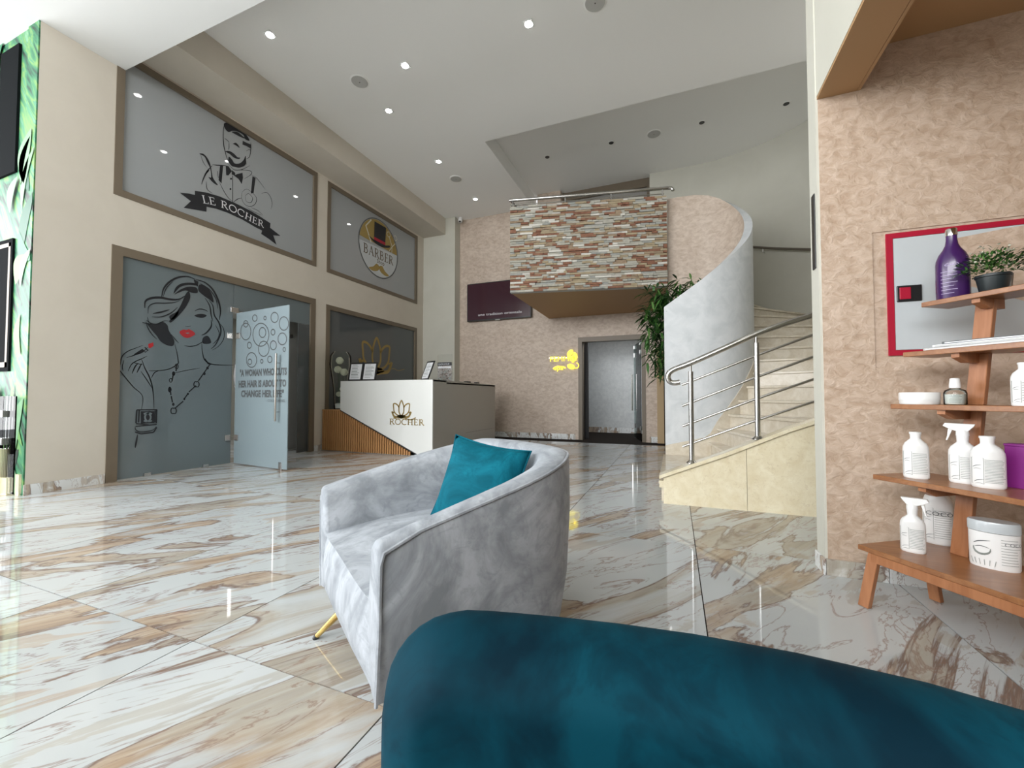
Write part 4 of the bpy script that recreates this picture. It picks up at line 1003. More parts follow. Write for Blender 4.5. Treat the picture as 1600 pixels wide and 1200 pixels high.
# slatted lower part
sb = MB().slab([(XL + .03, DY0 + .02, .01), (-3.79, DY0 + .02, .01), (DX0, DY0 + .02, .70), (XL + .03, DY0 + .02, .70)], (0, .02, 0)); sb.build('slat_backing', M['dark'], desk)
MB().box(XL + .02, DX0 - .002, DY0, DY0 + .42, .70, .717).build('ledge', M['slat'], desk)
x = XL + .035; pitch = .0465
while x < -3.82:
    zt = .70 if x < DX0 else fz(x + .024) - .02
    if zt > .05: recentre(MB().box(x, x + .028, DY0 - .006, DY0 + .02, .01, zt).build('slat', M['slat'], desk))
    x += pitch
mb = MB().slab([(DX0, DY0 - .003, .700), (DX0, DY0 - .003, .714), (-3.76, DY0 - .003, .020), (-3.78, DY0 - .003, .010)], (0, .02, 0)); mb.build('slat_edge', M['dark'], desk)
# emblem and lettering
YD = DY0 - .004
lc = at(627, 650.3, (0, YD, 0), (0, 1, 0)); ltp = at(627, 626, (0, YD, 0), (0, 1, 0))
mb = MB(); dv = UV((lc.x, YD, lc.z), (1, 0, 0), (0, 0, 1)); s_ = ltp.z - lc.z
lotus(mb, s_, dv, .085)
ribbon(mb, smooth_pts([(.30 * s_, -.12 * s_), (.55 * s_, -.20 * s_), (.80 * s_, -.2 * s_), (1.1 * s_, -.08 * s_)], 5), .018, dv)
ribbon(mb, smooth_pts([(-.62 * s_, -.14 * s_), (-.48 * s_, -.13 * s_), (-.38 * s_, -.20 * s_)], 5), .02, dv)
mb.build('lotus_emblem', M['goldlogo'], desk)
p0 = at(608.5, 663, (0, YD, 0), (0, 1, 0)); p1 = at(663.5, 663, (0, YD, 0), (0, 1, 0)); pt_ = at(608, 654.3, (0, YD, 0), (0, 1, 0))
h_ = pt_.z - p0.z; ln = serif_len('ROCHER', h_); sc_ = (p1.x - p0.x) / ln
mb = MB(); serif(mb, 'ROCHER', h_, Warp(lambda a, b: Vector((p0.x + a * sc_, YD, p0.z + b)), (0, -1, 0)), bold=1.55); mb.build('lettering', M['goldlogo'], desk)
mb = MB(); q0 = at(600.5, 662, (0, YD, 0), (0, 1, 0)); h2 = h_ * .62; serif(mb, 'LE', h2, Warp(lambda a, b: Vector((q0.x + a, YD + .001, q0.z + b)), (0, -1, 0))); mb.build('small_lettering', M['paper'], desk)
# menus in black stands
def menu(name, bx, by, w_, h_, yaw, lean, label, pages=1):
    t = empty(name, (bx, by, DZ), label, 'sign holder', 'menu stands on the reception desk')
    u = Vector((math.cos(yaw), math.sin(yaw), 0)); bk = Vector((-u.y, u.x, 0)); up = (Vector((0, 0, 1)) * math.cos(lean) + bk * math.sin(lean)).normalized(); n_ = u.cross(up)
    W_ = w_ * pages
    c = Vector((bx, by, DZ + .002)) + up * h_ / 2
    MB().obox(c, u * W_ / 2, up * h_ / 2, n_ * .006).build('holder', M['black'], t)
    MB().obox(Vector((bx, by, DZ + .008)) + bk * .06, u * W_ / 2, bk * .06, (0, 0, .006)).build('foot', M['black'], t)
    for p in range(pages):
        cc_ = c + u * ((p + .5) * w_ - W_ / 2) + n_ * .007
        MB().obox(cc_, u * (w_ / 2 - .028), up * (h_ / 2 - .028), n_ * .001).build('page', M['paper'], t)
        mb = MB(); uv = UV(cc_ + n_ * .003, u, up); rn = random.Random(p + len(label))
        for r_ in range(9):
            v = h_ * (.36 - r_ * .085); a = -w_ * .3; b = w_ * rn.uniform(.05, .30)
            ribbon(mb, [(a, v), (b, v)], .012 if r_ in (2, 4, 6) else .006, uv)
        mb.build('print', M['print'], t)
    return t
menu('menu_holder', -5.02, 5.62, .275, .33, R(6), R(12), 'open black twin menu holder with two white price lists on the desk', 2)
menu('menu_holder', -3.80, 5.70, .25, .34, R(-28), R(22), 'single black framed price list leaning at the right end of the desk')
t = empty('brochure_holder', (-3.62, 6.1, DZ - .03), 'clear stand holding a glossy magazine on the desk corner', 'brochure')
MB().box(-3.86, -3.58, 6.20, 6.215, DZ - .03, DZ + .33).build('magazine', M['photo'], t)
MB().box(-3.86, -3.58, 6.196, 6.1995, DZ + .27, DZ + .33).build('masthead', M['black'], t)
MB().box(-3.85, -3.59, 6.196, 6.1995, DZ + .225, DZ + .255).build('strip', M['paper'], t)
mb = MB(); sans(mb, 'CATALOGUE', .038, UV((-3.845, 6.194, DZ + .285), (1, 0, 0), (0, 0, 1))); mb.build('title', M['paper'], t)
MB().box(-3.87, -3.57, 6.217, 6.222, DZ - .03, DZ + .47).box(-3.87, -3.57, 6.16, 6.164, DZ - .03, DZ + .08).build('stand', M['glass'], t)
t = tag(MB().box(-3.64, -3.54, 6.75, 6.85, DZ - .03, DZ + .015).build('card_reader', M['black'], bevel=.005), 'small black card reader on the side of the desk behind the magazine', 'card reader')
t = tag(MB().box(-3.63, -3.55, 7.15, 7.23, DZ - .03, DZ + .012).build('stapler', M['black'], bevel=.005), 'small black item at the far end of the desk top', 'desk item')
# vase with white flower balls
vx, vy, vz = -5.55, 5.68, .717
vase = empty('glass_vase', (vx, vy, vz), 'tall clear glass vase holding white pompom flowers on the desk ledge', 'vase')
MB().lathe([(.095, 0), (.10, .01), (.115, .35), (.145, .55), (.185, .80), (.175, .95), (.13, 1.02), (.125, 1.02), (.168, .95), (.178, .80), (.138, .55), (.108, .35), (.09, .02), (.0, .018)], (vx, vy, vz), 32, cap=False).build('vessel', M['glass_low'], vase, smooth=True)
MB().lathe([(.086, .02), (.094, .09), (.05, .11), (.004, .10)], (vx, vy, vz), 18).build('pebbles', M['plasticwhite'], vase)
def pompom(x, y, z, r, label):
    t = empty('pompom_flower', (x, y, z), label, 'flower', 'white pompom flowers in the glass vase')
    mb = MB(); rn = random.Random(int(z * 1000))
    for i in range(220):
        ph = math.acos(1 - 2 * (i + .5) / 220); th = i * 2.39996; d = Vector((math.sin(ph) * math.cos(th), math.sin(ph) * math.sin(th), math.cos(ph)))
        a = d.orthogonal().normalized(); b = d.cross(a); c = Vector((x, y, z)); r2 = r * rn.uniform(.90, 1.06)
        mb.add([c + d * r2 * .75 + a * .014, c + d * r2 * .75 - a * .007 + b * .012, c + d * r2 * .75 - a * .007 - b * .012, c + d * r2], [(0, 1, 3), (1, 2, 3), (2, 0, 3)])
    mb.lathe([(r * .86 * math.sin(PI * i / 8) + .0005, -r * .86 * math.cos(PI * i / 8)) for i in range(9)], (x, y, z), 14)
    mb.build('bloom', M['petal'], t); MB().tube([(x, y, z), (vx + (x - vx) * .3, y, vz + .1)], .004, 5).build('stem', M['leafd'], t)
for dx, dz, lb in ((-.02, .87, 'topmost white pompom flower in the vase'), (-.06, .71, 'white pompom flower second from the top, left side of the vase'), (.085, .66, 'white pompom flower right of the middle of the vase'), (.055, .36, 'low white pompom flower nearest the desk'), (-.03, .27, 'lowest white pompom flower in the vase')):
    pompom(vx + dx, vy, vz + dz, .068 if dz > .5 else .05, lb)

# ================================================================== PLANT IN THE STAIR WELL
rn = random.Random(11)
pl_ = empty('bamboo_plant', (-.02, 6.6, 0), 'tall leafy artificial bamboo behind the start of the stair parapet', 'plant')
MB().lathe([(.15, 0), (.17, .02), (.20, .36), (.205, .38), (.185, .38), (.18, .34), (.001, .34)], (.12, 6.45, 0), 24, cap=False).build('pot', M['black'], pl_, smooth=True)
st_ = MB(); stems = []
for i in range(7):
    a = rn.uniform(0, 2 * PI); bx, by = .12 + .07 * math.cos(a), 6.45 + .07 * math.sin(a); tx_, ty_, tz_ = rn.uniform(-.22, .30), rn.uniform(6.1, 6.5), rn.uniform(2.1, 2.75)
    pts = [(bx + (tx_ - bx) * t * t, by + (ty_ - by) * t, .34 + (tz_ - .34) * t) for t in (0, .25, .5, .75, 1)]; st_.tube(pts, .010, 6); stems.append(pts)
st_.build('stems', M['leafd'], pl_)
def blade(mb, p, d, L, w):
    d = d.normalized(); side = d.cross(Vector((0, 0, 1)));
    side = side.normalized() if side.length > .05 else Vector((1, 0, 0)); p1 = p + d * L * .35 + Vector((0, 0, -.02 * L)); p2 = p + d * L * .7 + Vector((0, 0, -.12 * L)); p3 = p + d * L + Vector((0, 0, -.32 * L))
    up = Vector((0, 0, w * .15))
    mb.add([p, p1 + side * w, p1 + up, p1 - side * w, p2 + side * w * .7, p2 + up, p2 - side * w * .7, p3], [(0, 1, 2), (0, 2, 3), (1, 4, 5, 2), (2, 5, 6, 3), (4, 7, 5), (5, 7, 6)])
parts_ = [MB(), MB(), MB()]
for i in range(560):
    s0 = rn.choice(stems); t = rn.uniform(.45, 1.05); k_ = min(3, int(t * 4)); f_ = t * 4 - k_
    p = Vector(s0[k_]).lerp(Vector(s0[k_ + 1]), min(1, f_)); tip = p + Vector((rn.gauss(-.10, .13), rn.gauss(0, .10), rn.gauss(0, .07)))
    if tip.z < 1.2: continue
    tip.x = max(-.36, tip.x)
    if tip.x > -.42: tip.y = max(tip.y, 6.02)
    for q_ in range(5):
        d = Vector((rn.uniform(-1, .7), rn.uniform(-.35, .8), rn.uniform(-.5, .7))); blade(parts_[rn.choice([0, 0, 1, 2, 2])], tip, d, rn.uniform(.13, .24), rn.uniform(.012, .021))
for mb, m_ in zip(parts_, ('leaf', 'leaf2', 'leafd')): o = mb.build('foliage', M[m_], pl_); o['kind'] = 'stuff'

# ================================================================== GREY ARMCHAIR
C0 = Vector((-1.05, 1.108, 0)); CU = Vector((.825, -.565, 0)).normalized(); CW = Vector((.565, .825, 0)).normalized()
def cl(u, w_, z): return C0 + CU * u + CW * w_ + Vector((0, 0, z))
chair = empty('armchair', tuple(C0), 'grey velvet tub armchair with brass legs, holding a teal cushion', 'armchair')
# plan path of the outer face: superelliptic U
HWd, DP = .432, .82
def plan(n=36):
    pts = [(HWd, 0.0), (HWd + .003, .10), (HWd + .006, .20), (HWd + .008, .30)]
    for i in range(1, n):
        a = PI * i / n; c, s = math.cos(a), math.sin(a); e = .72
        pts.append(((HWd + .008) * math.copysign(abs(c) ** e, c), .32 + (DP - .32) * abs(s) ** e))
    pts += [(-(HWd + .008), .30), (-(HWd + .006), .20), (-(HWd + .003), .10), (-HWd, 0.0)]
    return pts
pth = plan()
cu = [0]
for a, b in zip(pth[:-1], pth[1:]): cu.append(cu[-1] + math.hypot(b[0] - a[0], b[1] - a[1]))
def rim(w_): t = max(0, min(1, w_ / .74)); return .572 + (.742 - .572) * (t ** .92)
def shell_ring(i, shrink=1.0, push=0):
    u, w_ = pth[i]; k = len(pth); u2, w2 = pth[min(i + 1, k - 1)]; u1, w1_ = pth[max(i - 1, 0)]
    t = Vector((u2 - u1, w2 - w1_)).normalized(); n_ = Vector((t.y, -t.x));   # outward
    if n_.dot(Vector((u, w_ - .3))) < 0: n_ = -n_
    z = rim(w_); th = .095 + .03 * min(1, w_ / .7)
    prof = [(-.035, .150), (-.012, .30), (0, z * .72), (-.002, z - .035), (-.007, z - .012), (-.018, z - .003), (-.05, z), (-th + .03, z - .006), (-th + .006, z - .024), (-th - .004, z - .06), (-th - .02, z - .16), (-th - .025, .42), (-th - .02, .25), (-th + .02, .16)]
    cxp = -th / 2; czp = (z + .15) / 2; out = []
    for d_, zz_ in prof:
        d2 = cxp + (d_ - cxp) * shrink; z2 = czp + (zz_ - czp) * (1 - (1 - shrink) * .25)
        out.append((u + n_.x * d2, w_ + n_.y * d2 + push, z2))
    return out
rings = [shell_ring(0, .80, -.012), shell_ring(0, .94, -.006)] + [shell_ring(i) for i in range(len(pth))] + [shell_ring(len(pth) - 1, .94, -.006), shell_ring(len(pth) - 1, .80, -.012)]
m_ = len(rings[0]); vs = [cl(*p) for r_ in rings for p in r_]
fs = [(i * m_ + j, i * m_ + (j + 1) % m_, (i + 1) * m_ + (j + 1) % m_, (i + 1) * m_ + j) for i in range(len(rings) - 1) for j in range(m_)] + [tuple(range(m_)), tuple((len(rings) - 1) * m_ + j for j in range(m_))]
mb = MB(); mb.add(vs, fs); o = mb.build('shell', M['greyvelvet'], chair, smooth=True)
# seat: domed cushion whose front rolls down to the base
mb = MB(); nu, nw = 22, 26; vs = []
def seat_pt(i, j):
    w_ = j / nw; hw = .372
    u = -hw + 2 * hw * i / nu
    # profile along front-to-back: first 40% is the front apron
    if w_ < .38:
        t = w_ / .38; z = .152 + .238 * t; ww = .0 - .030 * math.sin(PI * t) ** .8 - .006 * t
        if t > .8: z = .152 + .238 * (.8 + .2 * math.sin((t - .8) / .2 * PI / 2)); ww += .03 * ((t - .8) / .2) ** 2
    else:
        t = (w_ - .38) / .62; z = .39 + .035 * math.sin(min(1, t * 1.6) * PI / 2); ww = .0 - .025 + t * .70
    if ww < 0: ww *= 1 - abs(2 * i / nu - 1) ** 4
    z += .020 * math.cos(PI * (i / nu - .5)) * (1 if w_ > .3 else 0)
    return cl(u, ww, z)
for j in range(nw + 1):
    for i in range(nu + 1): vs.append(seat_pt(i, j))
mb.add(vs, [(j * (nu + 1) + i, j * (nu + 1) + i + 1, (j + 1) * (nu + 1) + i + 1, (j + 1) * (nu + 1) + i) for j in range(nw) for i in range(nu)])
# closed underside
mb.add([cl(-.372, 0, .152), cl(.372, 0, .152), cl(.36, .66, .152), cl(-.36, .66, .152)], [(0, 1, 2, 3)])
mb.build('seat', M['greyvelvet'], chair, smooth=True)
# piping along the outer rim and down the arm fronts
def off(i, d_, z, push=0):
    r_ = shell_ring(i); return None
pp = [cl(pth[0][0] - .022, -.010, .155), cl(pth[0][0] + .0, -.010, .35), cl(pth[0][0] + .002, -.009, .52), cl(pth[0][0] + .001, .0, .548)]
for i in range(1, len(pth) - 1):
    r_ = shell_ring(i)[4]; pp.append(cl(*r_))
pp += [cl(pth[-1][0] - .001, .0, .548), cl(pth[-1][0] - .002, -.009, .52), cl(pth[-1][0], -.010, .35), cl(pth[-1][0] + .022, -.010, .155)]
MB().tube(pp, .0055, 6).build('piping', M['greyvelvet'], chair, smooth=True)
for (u, w_, du, dw) in ((-.19, .07, -.10, -.11), (.17, .24, .06, -.10), (-.24, .60, -.07, .10), (.24, .60, .07, .10)):
    lg = MB().tube([cl(u, w_, .165), cl(u + du, w_ + dw, .012)], [.017, .010], 12).build('leg', M['gold'], chair, smooth=True)
    MB().tube([cl(u + du, w_ + dw, .013), cl(u + du * 1.06, w_ + dw * 1.06, 0)], [.011, .011], 10).build('foot_cap', M['black'], lg)
# cushion
cu_ = empty('cushion', tuple(cl(-.02, .40, .45)), 'square teal velvet cushion leaning inside the grey armchair', 'cushion')
CCn = Vector((-.735, 1.50, .590)); ax = Vector((.885, -.03, -.01)).normalized()
mb = MB(); n_ = 18; vs = []; hs = .180
yaxis = Vector((.0, .0, 1)); nrm = ax.cross(yaxis).normalized(); upv = (Vector((0, 0, 1)) * math.cos(R(20)) - nrm * math.sin(R(20))).normalized(); nrm = ax.cross(upv).normalized(); upv, ax = (upv * math.cos(R(8)) + ax * math.sin(R(8))), (ax * math.cos(R(8)) - upv * math.sin(R(8)))
for sd in (1, -1):
    for j in range(n_ + 1):
        for i in range(n_ + 1):
            a, b = -1 + 2 * i / n_, -1 + 2 * j / n_
            e = (1 - abs(a) ** 2.6) * (1 - abs(b) ** 2.6); th = .072 * max(0, e) ** .55
            pin = 1 - .09 * (1 - abs(a) ** 2) * abs(b) ** 3; pin2 = 1 - .09 * (1 - abs(b) ** 2) * abs(a) ** 3
            vs.append(CCn + ax * hs * a * pin2 + upv * hs * b * pin + nrm * sd * th)
N2 = (n_ + 1) ** 2
fs = [(s_ * N2 + j * (n_ + 1) + i, s_ * N2 + j * (n_ + 1) + i + 1, s_ * N2 + (j + 1) * (n_ + 1) + i + 1, s_ * N2 + (j + 1) * (n_ + 1) + i) for s_ in (0, 1) for j in range(n_) for i in range(n_)]
mb.add(vs, fs); me_o = mb.build('cover', M['tealcushion'], cu_, smooth=True)
bm = bmesh.new(); bm.from_mesh(me_o.data); bmesh.ops.remove_doubles(bm, verts=bm.verts, dist=.0004); bmesh.ops.recalc_face_normals(bm, faces=bm.faces); bm.to_mesh(me_o.data); bm.free()
ed = [CCn + ax * hs * a * (1 - .09 * (1 - b * b) * abs(a) ** 3) + upv * hs * b * (1 - .09 * (1 - a * a) * abs(b) ** 3) for a, b in
      [(-1 + 2 * t / 10, -1) for t in range(10)] + [(1, -1 + 2 * t / 10) for t in range(10)] + [(1 - 2 * t / 10, 1) for t in range(10)] + [(-1, 1 - 2 * t / 10) for t in range(11)]]
MB().tube(ed, .004, 6).build('piping', M['tealcushion'], cu_, smooth=True)

# ================================================================== TEAL SEAT IN THE FOREGROUND
ts = empty('teal_armchair', (.1, .45, 0), 'dark teal velvet seat with a rounded backrest, closest to the camera', 'armchair')
T0 = Vector((-.335, .455, 0)); TD = Vector((.99, .10, 0)).normalized(); TN = Vector((-TD.y, TD.x, 0))
BW, ZT = 1.30, .675
def bow(u): return .055 * math.sin(PI * min(1, max(0, u / .9)) ** .8) if u < .9 else 0
def bowf(u): return .050 - .26 * (u - .42) ** 2
mb = MB(); vs = []
tp = smooth_pts([(-.312, .388), (-.255, .425), (-.12, .462), (.03, .487), (.187, .490), (.31, .468), (.50, .41), (.70, .315), (.88, .205)], 8)
tc = [0]
for a, b in zip(tp[:-1], tp[1:]): tc.append(tc[-1] + math.hypot(b[0] - a[0], b[1] - a[1]))
BW = tc[-1]; ZT = .69
us = [0, .004, .010, .018, .028, .04, .055, .07, .09, .115, .15, .20, .27, .35, .45, .55, .65, .75, .85, .95, 1.02, 1.08, 1.12, 1.16]
us = [u for u in us if u < BW - .12] + [BW - .11, BW - .08, BW - .055, BW - .035, BW - .02, BW - .01, BW - .003, BW]
def tpos(u):
    i = 0
    while i < len(tc) - 2 and tc[i + 1] < u: i += 1
    f_ = (u - tc[i]) / (tc[i + 1] - tc[i]); a, b = Vector(tp[i]), Vector(tp[i + 1]); t_ = (b - a).normalized()
    return a.lerp(b, f_), Vector((-t_.y, t_.x))
def rnd_(u, r0): uu_ = min(u, BW - u); return 1 - math.sqrt(max(0, 1 - ((r0 - min(r0, uu_)) / r0) ** 2))
K = 0
for u in us:
    zt = ZT - .010 * u / .6 - .10 * rnd_(u, .10); th = .075 * (1 - .75 * rnd_(u, .05)); c2, n2 = tpos(u); ring_ = [(-th, .20), (-th, .40), (-th, zt - .10)]
    for a in range(180, -1, -12): ring_.append((th * math.cos(R(a)), zt - .055 + .055 * math.sin(R(a))))
    ring_ += [(th, zt - .10), (th, .40), (th, .20)]; K = len(ring_)
    for d_, z in ring_: vs.append(Vector((c2.x + n2.x * d_, c2.y + n2.y * d_, z)))
mb.add(vs, [(i * K + j, i * K + (j + 1) % K, (i + 1) * K + (j + 1) % K, (i + 1) * K + j) for i in range(len(us) - 1) for j in range(K)] + [tuple(range(K)), tuple((len(us) - 1) * K + j for j in range(K))])
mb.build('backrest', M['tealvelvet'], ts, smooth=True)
c_ = T0 + TD * (BW / 2) - TN * .50
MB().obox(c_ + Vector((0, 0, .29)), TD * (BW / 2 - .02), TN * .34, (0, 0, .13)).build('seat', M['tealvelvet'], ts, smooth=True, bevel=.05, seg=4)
for u in (.12, BW - .12):
    for d_ in (-.72, -.12):
        p = T0 + TD * u + TN * d_
        MB().tube([p + Vector((0, 0, .20)), p + Vector((0, 0, 0))], [.018, .011], 12).build('leg', M['gold'], ts, smooth=True)

# ================================================================== LADDER SHELF WITH PRODUCTS
SR = Vector((.562, -.827, 0)).normalized(); SD = Vector((.827, .562, 0)).normalized()
shelf = empty('ladder_shelf', (.8, 2.4, 0), 'walnut ladder shelf with five boards tapering towards the top', 'shelf')
SH = [(Vector((.775, 2.360, 0)), .270, 1.25, .40), (Vector((.858, 2.420, 0)), .585, 1.1, .30), (Vector((.940, 2.447, 0)), .913, .95, .24), (Vector((.998, 2.462, 0)), 1.155, .85, .20), (Vector((1.072, 2.468, 0)), 1.385, .75, .17)]
def board(p, z, L, D, th):
    a, b, c, d = p, p + SR * L, p + SR * L + SD * D, p + SD * D
    return MB().slab([a + Vector((0, 0, z - th)), b + Vector((0, 0, z - th)), c + Vector((0, 0, z - th)), d + Vector((0, 0, z - th))], (0, 0, th))
for i, (p, z, L, D) in enumerate(SH):
    o = board(p, z, L, D, .022).build('board', M['wood'], shelf, bevel=.002, seg=1)
def bar(a, b, wv, tv, name='leg', m='wood_leg', bev=.002):
    a, b = Vector(a), Vector(b); ax_ = (b - a) / 2; c = (a + b) / 2
    return MB().obox(c, ax_, Vector(wv), Vector(tv)).build(name, M[m], shelf, bevel=bev, seg=1)
for off_ in (.06, 1.15):
    base = SH[0][0] + SR * off_
    s_ = 1 if off_ > .5 else -1
    bar(base + SD * .02 + Vector((0, 0, .248)), base - SD * .005 + SR * .012 * s_ + SR * (-.02) + Vector((0, 0, .002)), SR * .022, SD * .012)
    bar(base + SD * .33 + Vector((0, 0, .248)), base + SD * .375 + Vector((0, 0, .002)), SR * .022, SD * .012)
bar(SH[0][0] + SR * .05 + SD * .012 + Vector((0, 0, .228)), SH[0][0] + SR * 1.2 + SD * .012 + Vector((0, 0, .228)), SD * .008, (0, 0, .020), 'apron')
bar(SH[0][0] + SR * .05 + SD * .36 + Vector((0, 0, .228)), SH[0][0] + SR * 1.2 + SD * .36 + Vector((0, 0, .228)), SD * .008, (0, 0, .020), 'apron')
for off_ in (.17, .72):
    q0 = Vector((.775, 2.36, 0)) + SR * (off_ + .03) + SD * .290 + Vector((0, 0, .25)); q1 = SH[4][0] + SR * (off_ - .0) + SD * .105 + Vector((0, 0, 1.36))
    # one leaning upright, cut between the boards
    dv_ = q1 - q0
    q0, q1 = Vector((q0.x, q0.y, q0.z)), q1
    zs2 = [.27, .563, .585, .891, .913, 1.133, 1.155, 1.363]
    for z0_, z1_ in zip(zs2[0::2], zs2[1::2]):
        a = q0 + dv_ * ((z0_ - q0.z) / dv_.z); b = q0 + dv_ * ((z1_ - q0.z) / dv_.z)
        bar(a, b, SR * .030, SD * .012, 'upright')
    for (p, z, L, D) in SH[1:]:
        pa = p + SR * off_
        mb = MB().slab([pa + SD * .015 + Vector((0, 0, z - .022)), pa + SD * (D - .01) + Vector((0, 0, z - .022)), pa + SD * (D - .01) + Vector((0, 0, z - .062)), pa + SD * .07 + Vector((0, 0, z - .062)), pa + SD * .015 + Vector((0, 0, z - .040))], SR * .028)
        mb.build('bracket', M['wood_leg'], shelf)
def rotz(o, a): o.rotation_euler = (0, 0, a); return o
YW = math.atan2(SR.y, SR.x)
def bottle_base(name, x, y, z, label, cat='bottle', group='white hair products on the ladder shelf', yaw=None):
    t = empty(name, (x, y, z), label, cat, group); t.rotation_euler = (0, 0, YW + R(28) if yaw is None else yaw); return t
def lpart(mb, name, mat, par, **k):
    o = mb.build(name, mat, **k); o.parent = par; o.location = (0, 0, 0); return o
class Wrap:     # (u along girth, v height) on an elliptic cylinder, front facing local -Y
    def __init__(s, a, b, lift=.0012): s.a = a + lift; s.b = b + lift; s.n = Vector((0, -1, 0))
    def __call__(s, u, v):
        th = -PI / 2 + u / ((s.a + s.b) / 2); return Vector((s.a * math.cos(th), s.b * math.sin(th), v))
def label_lines(t, a, b, z0, z1, u0, u1, rows, mat='print', w=.0016, seed=1):
    rn2 = random.Random(seed); mb = MB(); wr_ = Wrap(a, b)
    for r_ in range(rows):
        v = z0 + (z1 - z0) * (r_ + .5) / rows; e = u1 - (u1 - u0) * rn2.uniform(0, .25)
        ribbon(mb, [(u0 + (e - u0) * i / 6, v) for i in range(7)], w, wr_)
    return lpart(mb, 'label_print', M[mat], t)
def leaf_mark(t, a, b, u, v, s, mat='greyink'):
    mb = MB(); wr_ = Wrap(a, b)
    ribbon(mb, smooth_pts([(u - s, v - s * .4), (u - s * .3, v + s * .1), (u + s, v + s * .5)], 5), s * .16, wr_, taper=True)
    ribbon(mb, smooth_pts([(u - s * .8, v - s), (u, v - s * .7), (u + s * .9, v - s * .9)], 5), s * .12, wr_, taper=True)
    return lpart(mb, 'label_drawing', M[mat], t)
def white_bottle(x, y, z, hgt, wd, label, spray=0, yaw=None, side=1, lines=13):
    t = bottle_base('spray_bottle' if spray else 'white_bottle', x, y, z, label, yaw=yaw)
    wd *= .80; a = wd / 2; fl_y = .62; hb = hgt if not spray else hgt * .80
    nb = hb
    prof = [(a * .90, 0), (a * .98, .004), (a, .012), (a, nb * .60), (a * .97, nb * .68), (a * .82, nb * .76), (a * .55, nb * .82), (a * .42, nb * .85), (a * .40, nb * .88), (a * .43, nb * .97), (a * .43, nb)]
    mb = MB(); k = len(prof); n_ = 28; vs = []
    for r_, zz_ in prof:
        f_ = fl_y + (1 - fl_y) * max(0, min(1, (zz_ / nb - .60) / .25))
        for j in range(n_): th = 2 * PI * j / n_; vs.append((r_ * math.cos(th), r_ * math.sin(th) * f_, zz_))
    mb.add(vs, [(i * n_ + j, i * n_ + (j + 1) % n_, (i + 1) * n_ + (j + 1) % n_, (i + 1) * n_ + j) for i in range(k - 1) for j in range(n_)] + [tuple(range(n_ - 1, -1, -1)), tuple((k - 1) * n_ + j for j in range(n_))])
    lpart(mb, 'body', M['plasticwhite'], t, smooth=True)
    if not spray: lpart(MB().lathe([(a * .47, nb * .955), (a * .47, nb * 1.0), (a * .30, nb * 1.005)], (0, 0, 0), 20), 'cap', M['plasticwhite'], t, smooth=True)
    else:
        z0_ = nb * .99; s = side
        lpart(MB().lathe([(a * .46, z0_), (a * .44, z0_ + .018), (a * .30, z0_ + .026)], (0, 0, 0), 18), 'collar', M['plasticwhite'], t, smooth=True)
        mb = MB().slab([(-s * a * .75, -.012, z0_ + .040), (-s * a * .85, -.012, z0_ + .050), (s * a * 1.15, -.012, z0_ + .052), (s * a * 1.3, -.012, z0_ + .040), (s * a * .9, -.012, z0_ + .028), (s * a * .35, -.012, z0_ + .018), (-s * a * .35, -.012, z0_ + .018)], (0, .024, 0))
        mb.slab([(s * a * .62, -.006, z0_ + .03), (s * a * .95, -.006, z0_ + .028), (s * a * 1.02, -.006, z0_ - .004), (s * a * 1.12, -.006, z0_ - .022), (s * a * 1.0, -.006, z0_ - .022), (s * a * .82, -.006, z0_ + .002)], (0, .012, 0))
        lpart(mb, 'trigger_head', M['plasticwhite'], t, bevel=.002, seg=2)
    label_lines(t, a, a * fl_y, nb * .10, nb * .56, -a * .15, a * .95, lines, seed=int(x * 100))
    leaf_mark(t, a, a * fl_y, -a * .55, nb * .42, a * .25); leaf_mark(t, a, a * fl_y, -a * .45, nb * .14, a * .28)
    mb = MB(); ribbon(mb, [(-a * .9, nb * .08), (-a * .9, nb * .58), (-a * .2, nb * .58), (-a * .2, nb * .08)], .0012, Wrap(a, a * fl_y), True); lpart(mb, 'label_border', M['print'], t)
    return t
white_bottle(.998, 2.375, .585, .205, .108, 'white bottle standing alone at the left end of the second board')
white_bottle(1.128, 2.316, .585, .250, .110, 'white trigger spray bottle in the middle of the second board', 1, side=-1)
white_bottle(1.161, 2.233, .585, .205, .120, 'white bottle with fine printed lines in front of the spray bottle on the second board', lines=16)
white_bottle(.963, 2.334, .270, .232, .104, 'white trigger spray bottle on the bottom board', 1, side=1)
tb = white_bottle(1.125, 2.505, .270, .285, .126, 'tall white bottle reading COCO behind the spray bottle on the bottom board')
mb = MB(); wr_ = Wrap(.063, .039, .002); t_ = MB(); sans(t_, 'COCO', .026, UV((0, 0, 0), (1, 0, 0), (0, 1, 0)))
mb.add([wr_(v[0] - .032, v[1] + .135) for v in t_.v], t_.f); lpart(mb, 'lettering', M['greyink'], tb)
white_bottle(1.335, 2.20, .270, .26, .11, 'white bottle cut off by the right edge on the bottom board')
white_bottle(1.235, 2.165, .913, .165, .085, 'white bottle at the right edge on the third board', lines=8)
